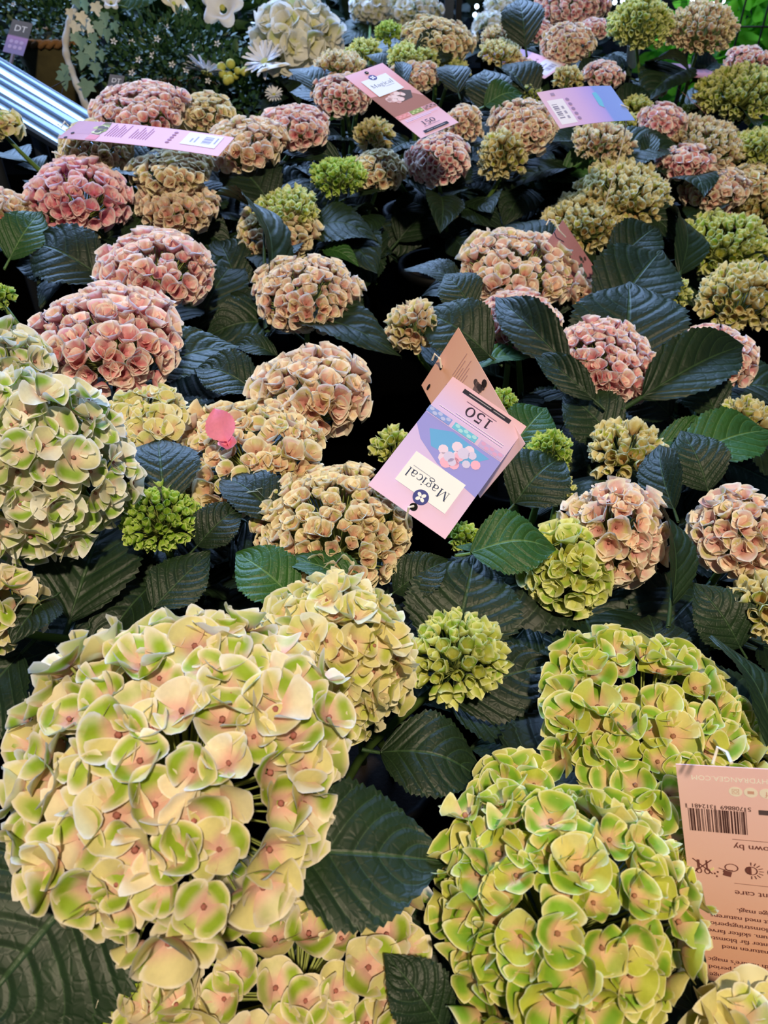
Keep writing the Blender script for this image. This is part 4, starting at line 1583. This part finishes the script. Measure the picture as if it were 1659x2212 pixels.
def leaf_cloud(name, centre, rad, n, size, mat, parent, seed=1, up=0.5, half=False):
    g = np.random.default_rng(seed)
    P = g.normal(size=(n, 3))
    P /= np.linalg.norm(P, axis=1)[:, None]
    if half:
        P[:, 2] = np.abs(P[:, 2])
    P *= (g.random(n)[:, None] ** 0.4) * np.array(rad)
    V, Fq = [], []
    tmpl = np.array([(0, 0, 0), (.28, .35, .06), (.22, .72, .05), (0, 1, 0), (-.22, .72, .05), (-.28, .35, .06), (0, .5, -.02)])
    ft = [(0, 1, 6), (1, 2, 6), (2, 3, 6), (3, 4, 6), (4, 5, 6), (5, 0, 6)]
    for i in range(n):
        d = Vector(P[i] / np.array(rad)) + Vector(g.normal(size=3)) * 0.5 + Vector((0, 0, up))
        d.normalize()
        q = (Vector(g.normal(size=3)) + Vector((0, -.4, 1))).normalized()
        M = leaf_matrix(Vector(P[i]), Vector(P[i]) + d * size * g.uniform(.6, 1.3), q)
        Mn = np.array(M)
        V.append(tmpl @ Mn[:3, :3].T + Mn[:3, 3])
        Fq.append(np.array(ft) + 7 * i)
    me = mesh_from(name, np.concatenate(V), np.concatenate(Fq), mat)
    o = link(name, me, parent, Matrix.Translation(centre))
    o['kind'] = 'stuff'
    return o


def star_flower(name, p, r, nrm, parent, n=5, mat=None, wid=.5):
    m = MB()
    for k in range(n):
        a = 2 * math.pi * k / n
        d = Vector((math.cos(a), math.sin(a), .25))
        s_ = Vector((-math.sin(a), math.cos(a), 0))
        m.add([d * .1, d * .55 + s_ * wid * .5 + Vector((0, 0, .05)), d * 1.0, d * .55 - s_ * wid * .5 + Vector((0, 0, .05))], [(0, 1, 2, 3)])
    me = bpy.data.meshes.new(name)
    me.from_pydata([tuple(Vector(v) * r) for v in m.V], [], m.F)
    me.materials.append(mat or M_WHITE)
    q = Vector(nrm).normalized().to_track_quat('Z', 'Y').to_matrix().to_4x4()
    return link(name, me, parent, Matrix.Translation(p) @ q)


def basket(label, px, py, d, r, seed, hoop=False):
    cen = at_depth(px, py, d)
    root = empty('flower_basket', (cen.x, cen.y, BZ))
    tag(root, label, 'basket', 'baskets of small white flowers')
    H_ = cen.z - BZ
    m = MB()
    m.lathe([(0, .002), (r * .72, .002), (r * .9, H_ * .5), (r, H_), (r * .9, H_), (r * .8, H_ * .5), (0, .02)], (cen.x, cen.y, BZ), 28)
    m.build('basket_bowl', M_BASKET, root)
    # braided rope rim: two strands twisted about each other
    for s in (0, 1):
        pts = []
        for i in range(97):
            a = 2 * math.pi * i / 96
            tw = a * 16 + s * math.pi
            rr_ = r + .005 * math.cos(tw)
            pts.append((cen.x + rr_ * math.cos(a), cen.y + rr_ * math.sin(a), cen.z + .005 * math.sin(tw)))
        m = MB()
        m.tube(pts, .0065, n=6, cap=False)
        m.build('rope_rim', M_ROPE, root)
    m = MB()
    m.lathe([(0, H_ - .02), (r * .9, H_ - .025)], (cen.x, cen.y, BZ), 20)
    m.build('soil', M_SOIL, root)
    return root, cen


rt1, c1 = basket('round rope-rimmed basket of small greenery behind the end of the rail', 122, 80, 1.97, .10, 1)
leaf_cloud('foliage', c1 + Vector((0, 0, .06)), (.12, .10, .075), 900, .016, M_BUSH, rt1, 3)
leaf_cloud('trailing_foliage', c1 + Vector((-.09, -.05, -.06)), (.05, .05, .09), 260, .014, M_BUSH, rt1, 5, up=-.4)
for i in range(6):
    g = random.Random(i)
    star_flower('blossom', c1 + Vector((g.uniform(-.1, .1), -.085, g.uniform(.03, .12))), .007, (g.uniform(-.4, .4), -.7, .7), rt1)
rt2, c2 = basket('rope-rimmed basket with starry white flowers and an ivy hoop', 385, 196, 1.83, .10, 2)
leaf_cloud('foliage', c2 + Vector((0, .0, .075)), (.15, .11, .085), 1700, .015, M_BUSH, rt2, 9)
leaf_cloud('foliage', at_depth(215, 105, 1.80), (.065, .05, .075), 420, .017, M_BUSH, rt2, 10)
for (x, y) in ((285, 92), (415, 103), (402, 152), (285, 158), (300, 130), (340, 85), (330, 120), (372, 140), (450, 175), (246, 90), (360, 60), (470, 95)):
    star_flower('blossom', at_depth(x, y, 1.71), .0085, (random.uniform(-.4, .4), -.8, .6), rt2)
# birch hoop with ivy
hp = [at_depth(x, y, 1.74) for x, y in ((200, -40), (172, -2), (152, 40), (141, 85), (143, 120), (155, 155), (170, 192), (190, 238), (200, 262))]
m = MB()
fine = []
for i in range(len(hp) - 1):
    for k in range(4):
        fine.append(hp[i].lerp(hp[i + 1], k / 4))
fine.append(hp[-1])
for i in range(2):
    fine = [fine[0]] + [(fine[j - 1] + fine[j] * 2 + fine[j + 1]) / 4 for j in range(1, len(fine) - 1)] + [fine[-1]]
m.tube(fine, [.0075 + .0012 * math.sin(i * 1.7) for i in range(len(fine))], n=8)
m.build('hoop', M_BIRCH, rt2)
outl = [(0, 0), (.18, -.10), (.42, -.02), (.34, .16), (.55, .38), (.26, .46), (.18, .72), (0, 1.0), (-.18, .72), (-.26, .46), (-.55, .38), (-.34, .16), (-.42, -.02), (-.18, -.10)]
iv = [(x, y, .10 * abs(x)) for x, y in outl] + [(0, .35, -.02)]
ivf = [(i, (i + 1) % 14, 14) for i in range(14)]
ivm, ivw = [], []
for mt in (M_IVY, M_CREAMP):
    me = bpy.data.meshes.new('ivy_leaf')
    me.from_pydata(iv, [], ivf)
    me.materials.append(mt)
    ivm.append(me)
g = random.Random(4)
for (x, y, s_, w) in ((165, 62, 26, 1), (186, 52, 26, 1), (172, 40, 24, 1), (150, 30, 20, 1), (196, 66, 22, 1), (160, 85, 24, 0), (178, 95, 26, 0), (192, 112, 28, 0), (182, 132, 30, 0), (136, 172, 34, 0), (190, 192, 34, 0),
                      (200, 85, 24, 0), (212, 60, 26, 0), (225, 40, 24, 0), (230, 75, 24, 0), (245, 60, 22, 0), (215, 120, 22, 0), (205, 150, 26, 0), (140, 150, 20, 0), (180, 12, 24, 0), (205, 20, 26, 1), (160, 5, 22, 0), (108, 212, 10, 0),
                      (75, 222, 14, 0), (132, 222, 14, 0)):
    p = at_depth(x, y - s_ * .5, 1.725 - g.uniform(0, .03))
    d = Vector((g.uniform(-.5, .5), -.2, -1)).normalized()
    link('ivy_leaf', ivm[w], rt2, leaf_matrix(p, p + d * s_ * 1.73 / F * 1.1, Vector((g.uniform(-.4, .4), -1, .4))))
m = MB()
m.tube([at_depth(x, y, 1.70) for x, y in ((140, 175), (110, 190), (75, 205), (72, 220))], .0012, n=5)
m.tube([at_depth(x, y, 1.70) for x, y in ((136, 190), (132, 210), (133, 225))], .0012, n=5)
m.build('ivy_stem', M_BARK, rt2)


def pot_plant(name, label, cat, x, y, r=.07, h=.13, z=None, group=None):
    z = BZ if z is None else z
    root = tag(empty(name, (x, y, z)), label, cat, group)
    m = MB()
    m.lathe([(0, .002), (r * .72, .002), (r * .95, h), (r, h), (r, h * 1.08), (r * .9, h * 1.08), (r * .88, h * .9), (0, h * .9)], (x, y, z), 22)
    m.build('pot', M_POT, root)
    return root


def bellflower(p, r, nrm, root, mat, spin=0.0):
    n, k = 40, 7
    V, Fq = [], []
    for j in range(k + 1):
        t = j / k
        for i in range(n):
            a = 2 * math.pi * i / n
            lobe = 0.5 + 0.5 * math.cos(5 * a)
            rad = .16 + .84 * t ** 1.1 * (1 - (1 - lobe ** .6) * .45 * max(0, (t - .35) / .65) ** 1.2)
            z = .55 * math.sin(min(1, t * 1.25) * math.pi / 2) - .18 * max(0, t - .75) * 4 * t
            V.append((rad * math.cos(a), rad * math.sin(a), z))
    for j in range(k):
        for i in range(n):
            i2 = (i + 1) % n
            Fq.append((j * n + i, j * n + i2, (j + 1) * n + i2, (j + 1) * n + i))
    me = mesh_from('flower', np.array(V) * r, np.array(Fq), mat)
    q = Vector(nrm).normalized().to_track_quat('Z', 'Y').to_matrix().to_4x4() @ Matrix.Rotation(spin, 4, 'Z')
    f = link('flower', me, root, Matrix.Translation(p) @ q)
    wloc[f.name] = p
    Vb, Fb = bead((0, 0, .22), .13, 8, 5)
    me2 = mesh_from('flower_eye', Vb * r, Fb, M_YEL)
    f2 = bpy.data.objects.new('flower_eye', me2)
    C.objects.link(f2)
    f2.parent = f
    m = MB()
    b0 = wloc[root.name] + Vector((0, 0, .12))
    m.tube([b0, b0.lerp(p, .6) + Vector((0, .02, .03)), p], [.003, .0025, .002], n=6)
    m.build('stem', M_STEM, root)
    return f


cb = at_depth(455, 60, 2.05)
bf = pot_plant('bellflower_plant', 'bellflower plant with a big white five-lobed bloom beside the white hydrangea', 'flower', cb.x, cb.y + .05)
bellflower(at_depth(483, 22, 1.72), .049, (-.05, -.8, .55), bf, M_WHITE, math.radians(80))
bellflower(at_depth(372, 14, 1.78), .038, (.55, -.3, .6), bf, M_CREAMP, .4)
bellflower(at_depth(596, 166, 1.64), .038, (-.2, .2, .9), bf, M_CREAMP, .9)
bellflower(at_depth(240, 8, 1.80), .022, (.2, -.6, .6), bf, M_WHITE, .2)
leaf_cloud('foliage', at_depth(430, 40, 2.0), (.24, .08, .11), 420, .05, M_BUSH, bf, 21)
link('leaf', leaf_mesh(2, .8, LEAF_BRIGHT), bf, leaf_matrix(at_depth(345, -20, 1.9), at_depth(255, 30, 1.85), Vector((0, -.6, .8))))

cw = at_depth(640, 90, 1.95)
wh = pot_plant('white_hydrangea_plant', 'hydrangea with one creamy white bloom behind the daisies', 'hydrangea', cw.x, cw.y + .06, .07)
hc = at_depth(640, 80, 1.72)
hd = dict(c=hc, t=1.72, a=.098, b=.082, shape='open', fam='white', s=.058, x=640, y=80, w=190, budget=[300])
make_head(wh, hd, random.Random(3))
m = MB()
m.tube([wloc[wh.name] + Vector((0, 0, .12)), (wloc[wh.name] + hc) / 2 + Vector((0, 0, .05)), hc - Vector((0, 0, .06))], .005, n=7)
m.build('stem', M_STEM, wh)
for i in range(8):
    a = i * .8
    p = hc - Vector((0, 0, .09 + .01 * (i % 3)))
    link('leaf', leaf_mesh(i % 5, .7, LEAF), wh, leaf_matrix(p, p + Vector((math.cos(a) * .12, math.sin(a) * .12, -.02)), Vector((0, -.2, 1))))

cdz = at_depth(540, 165, 1.85)
dz = pot_plant('daisy_plant', 'daisy plant with shaggy white blooms and yellow-green buds before the white hydrangea', 'flower', cdz.x, cdz.y, .055, .10)
leaf_cloud('foliage', at_depth(530, 190, 1.78), (.10, .07, .075), 700, .022, M_BUSH, dz, 31)


def daisy(p, r, nrm):
    q = Vector(nrm).normalized().to_track_quat('Z', 'Y').to_matrix().to_4x4()
    g = random.Random(int(p.x * 1e4))
    m = MB()
    m.lathe([(0, .10), (.18, .08), (.26, 0), (.2, -.08), (0, -.1)], (0, 0, 0), 12)
    me = bpy.data.meshes.new('flower')
    me.from_pydata([tuple(v * r) for v in (Vector(x) for x in m.V)], [], m.F)
    me.materials.append(M_YEL)
    f = link('flower', me, dz, Matrix.Translation(p) @ q)
    for k in range(34):
        a = 2 * math.pi * k / 17 + (k // 17) * .18
        el = .15 + .35 * (k // 17) + g.uniform(-.15, .15)
        d = Vector((math.cos(a) * math.cos(el), math.sin(a) * math.cos(el), math.sin(el)))
        s_ = Vector((-math.sin(a), math.cos(a), 0)) * .085
        L_ = g.uniform(.85, 1.1)
        upv = Vector((0, 0, -.06))
        me = bpy.data.meshes.new('petal')
        me.from_pydata([tuple(v * r) for v in (d * .15, d * .5 * L_ + s_, d * .9 * L_ + s_ * .8, d * L_ + upv, d * .9 * L_ - s_ * .8, d * .5 * L_ - s_)], [], [(0, 1, 2, 3, 4, 5)])
        me.materials.append(M_WHITE)
        o = bpy.data.objects.new('petal', me)
        C.objects.link(o)
        o.parent = f
    m = MB()
    b0 = wloc[dz.name] + Vector((0, 0, .09))
    m.tube([b0, b0.lerp(p, .6) + Vector((0, .01, .02)), p - Vector(nrm).normalized() * r * .1], .002, n=5)
    m.build('stem', M_STEM, dz)


daisy(at_depth(572, 135, 1.66), .048, (-.25, -.5, .85))
daisy(at_depth(447, 158, 1.70), .050, (.25, .35, .9))
daisy(at_depth(592, 205, 1.66), .020, (.1, -.5, .8))
g = random.Random(8)
for i in range(14):
    p = at_depth(505 + g.uniform(-28, 28), 155 + g.uniform(-22, 22), 1.67 + g.uniform(0, .03))
    V, Fq = bead((0, 0, 0), .0085 * g.uniform(.7, 1.2), 8, 5)
    link('bud', mesh_from('bud', V, Fq, M_YEL), dz, Matrix.Translation(p))

# small care labels on stakes
STK_GREY = ramp_mat('grey_label', [(0, '#8c84b8'), (.30, '#9c88c0'), (.50, '#b890c8'), (.55, '#5c5a5c'), (1, '#6a6664')])
for (tl, tr, bl, lab, dd) in (((20, 40), (64, 50), (13, 112), 'grey and lilac lettered stake label in the basket behind the rail end', 1.79),
                              ((236, 160), (268, 164), (228, 212), 'grey and lilac lettered stake label below the ivy hoop', 1.70)):
    Mx, wx, hx = corners_pose((*tl, dd), (*tr, dd), (*bl, dd - .01))
    c = Card('stake_label', lab, wx, hx, STK_GREY, Mx, cat='plant label', group='lettered stake labels')
    c.text(('lettering', '#f4f2f0'), 'DT', .5, .68, hx * .26, 'c')
    for i in range(6):
        c.disc(('printed_bloom', '#c8b4e0'), .25 + .25 * (i % 3), .2 + .16 * (i // 3), wx * .10, None, 8)
    c.finish()
    m = MB()
    inv = Mx.inverted()
    m.tube([Vector((0, -hx / 2, -.002)), Vector((.0, -hx * .8, -.004)), Vector((.006, -hx * 1.5, -.010))], [.004, .004, .003], n=4)
    me = bpy.data.meshes.new('stake')
    me.from_pydata([tuple(v) for v in m.V], [], m.F)
    me.materials.append(ink('#8c88a0'))
    o = bpy.data.objects.new('stake', me)
    C.objects.link(o)
    o.parent = c.o

# grey post, far pale blooms, dark shrubs
pp = at_depth(968, 60, 2.75)
pr = tag(empty('roof_post', (pp.x, pp.y, 0)), 'slim grey post rising behind the wide peach bloom', 'post')
m = MB()
m.box((pp.x, pp.y, 1.25), (.032, .032, 2.5))
m.build('shaft', M_FRAME, pr, smooth=False)
m = MB()
m.box((pp.x + .035, pp.y + .02, 1.25), (.02, .03, 2.5))
m.build('cable_duct', M_BLACK, pr, smooth=False)

far = [(895, 30, 118, 66, 'pale round greenish-white bloom left of the grey post', 2.55), (1062, 62, 90, 60, 'bluish-white bloom just right of the grey post', 2.6),
       (800, 14, 90, 50, 'bluish-white bloom between the white hydrangea and the pale round one', 2.5), (1085, 16, 80, 60, 'bluish-white bloom beside the upright dark leaf', 2.75)]
for i, (x, y, w, h, lab, d) in enumerate(far):
    cc = at_depth(x, y, d)
    bz = 0.95 if cc.x > .14 else BZ
    r_ = pot_plant('pale_hydrangea_plant', 'pale hydrangea with ' + lab, 'hydrangea', cc.x, min(max(cc.y, 2.42 if cc.x > .14 else 1.9), 2.86 if cc.x > .14 else 2.5), .06, .11, bz, 'pale hydrangeas at the back')
    a_ = w / 2 * d / F
    make_head(r_, dict(c=cc, t=d, a=a_, b=a_ * .75, shape='open' if i != 0 else 'soft', fam='white', s=.034, x=x, y=y, w=w, budget=[300]), random.Random(i + 50))
    m = MB()
    m.tube([wloc[r_.name] + Vector((0, 0, .1)), (wloc[r_.name] + cc) / 2 + Vector((0, 0, .04)), cc - Vector((0, 0, a_ * .6))], .004, n=6)
    m.build('stem', M_STEM, r_)
    for q in range(7):
        a = q * .9 + i
        p = cc - Vector((0, 0, a_ * .8 + .01 * (q % 3)))
        link('leaf', leaf_mesh(q % 5, .7, LEAF), r_, leaf_matrix(p, p + Vector((math.cos(a) * .12, math.sin(a) * .12, -.03)), Vector((0, -.2, 1))))

M_DARKLEAF = simple('dark_shrub_leaf', '#1d3324', 0.5, noise=0.4, scale=5)


def shrub(label, px, py, d, rad, n, size, mat, seed, trunk=True):
    cc = at_depth(px, py, d)
    r_ = tag(empty('background_shrub', (cc.x, cc.y, 0)), label, 'shrub', 'shrubs in the dim background')
    leaf_cloud('foliage', cc, rad, n, size, mat, r_, seed)
    m = MB()
    m.tube([Vector((cc.x, cc.y, 0)), Vector((cc.x + .03, cc.y, cc.z * .6)), Vector((cc.x, cc.y, cc.z))], [.025, .018, .008], n=8)
    m.build('trunk', M_BARK, r_)
    return r_


shrub('dark shrub behind the rope-rimmed baskets', 90, 10, 2.9, (.45, .2, .30), 900, .06, M_DARKLEAF, 41)
shrub('dark shrub behind the bellflower', 480, 0, 2.9, (.42, .2, .28), 800, .06, M_DARKLEAF, 42)
shrub('dark shrub behind the pale round bloom', 820, 0, 3.2, (.36, .2, .30), 700, .07, M_DARKLEAF, 43)
shrub('dark shrub behind the dusky pink blooms', 1180, 10, 3.2, (.40, .2, .30), 700, .07, M_DARKLEAF, 44)
tr = shrub('bright green tree seen through the wire mesh', 1620, 70, 3.1, (.42, .22, .34), 520, .12, M_TREE, 45)

# wire mesh panel
wp = at_depth(1640, 60, 2.35)
wr = tag(empty('wire_panel', (wp.x, wp.y, 0)), 'black wire mesh panel in front of the bright green tree', 'mesh panel')
for i in range(8):
    x = wp.x - .20 + i * .07
    m = MB()
    m.tube([(x, wp.y, 0.0), (x, wp.y, 2.1)], .0028 if i % 4 else .006, n=6)
    m.build('wire', M_BLACK, wr)
for j in range(15):
    z = 0.7 + j * .10
    m = MB()
    m.tube([(wp.x - .20, wp.y - .004, z), (wp.x + .29, wp.y - .004, z)], .0028, n=6)
    m.build('wire', M_BLACK, wr)

# fairy lights strung across the back
lr = tag(empty('fairy_light_string', at_depth(1040, 20, 3.0)), 'string of tiny bluish-white bulbs glinting across the dark back', 'string lights')
lp = [(1030, 14), (1026, 32), (1062, 20), (1100, 8), (1328, 5), (1345, 3), (1495, 3), (1512, 5), (1540, 9), (1562, 2), (1548, 7)]
pts = [at_depth(x, y, 2.9) for x, y in lp]
m = MB()
m.tube([pts[0]] + [a.lerp(b_, .5) - Vector((0, 0, .01)) if k else b_ for a, b_ in zip(pts, pts[1:]) for k in (1, 0)], .0012, n=4)
m.build('cable', M_BLACK, lr)
for p in pts:
    V, Fq = bead((0, 0, 0), .008, 8, 6)
    link('bulb', mesh_from('bulb', V, Fq, M_GLOW), lr, Matrix.Translation(p))

# small white beaker standing among the rear plants
p = at_depth(1362, 146, 1.58)
br = tag(empty('white_beaker', p), 'small white tapered beaker in the dark gap under the olive dome', 'beaker')
m = MB()
m.lathe([(0, 0), (.0095, 0), (.0136, .038), (.014, .038), (.0123, .0375), (.0085, .003), (0, .003)], p, 18)
m.build('cup', M_WHITE, br)
m = MB()
m.tube([Vector((p.x, p.y, TIER2)), p + Vector((0, 0, .002))], .004, n=6)
m.build('stand', M_FRAME, br)
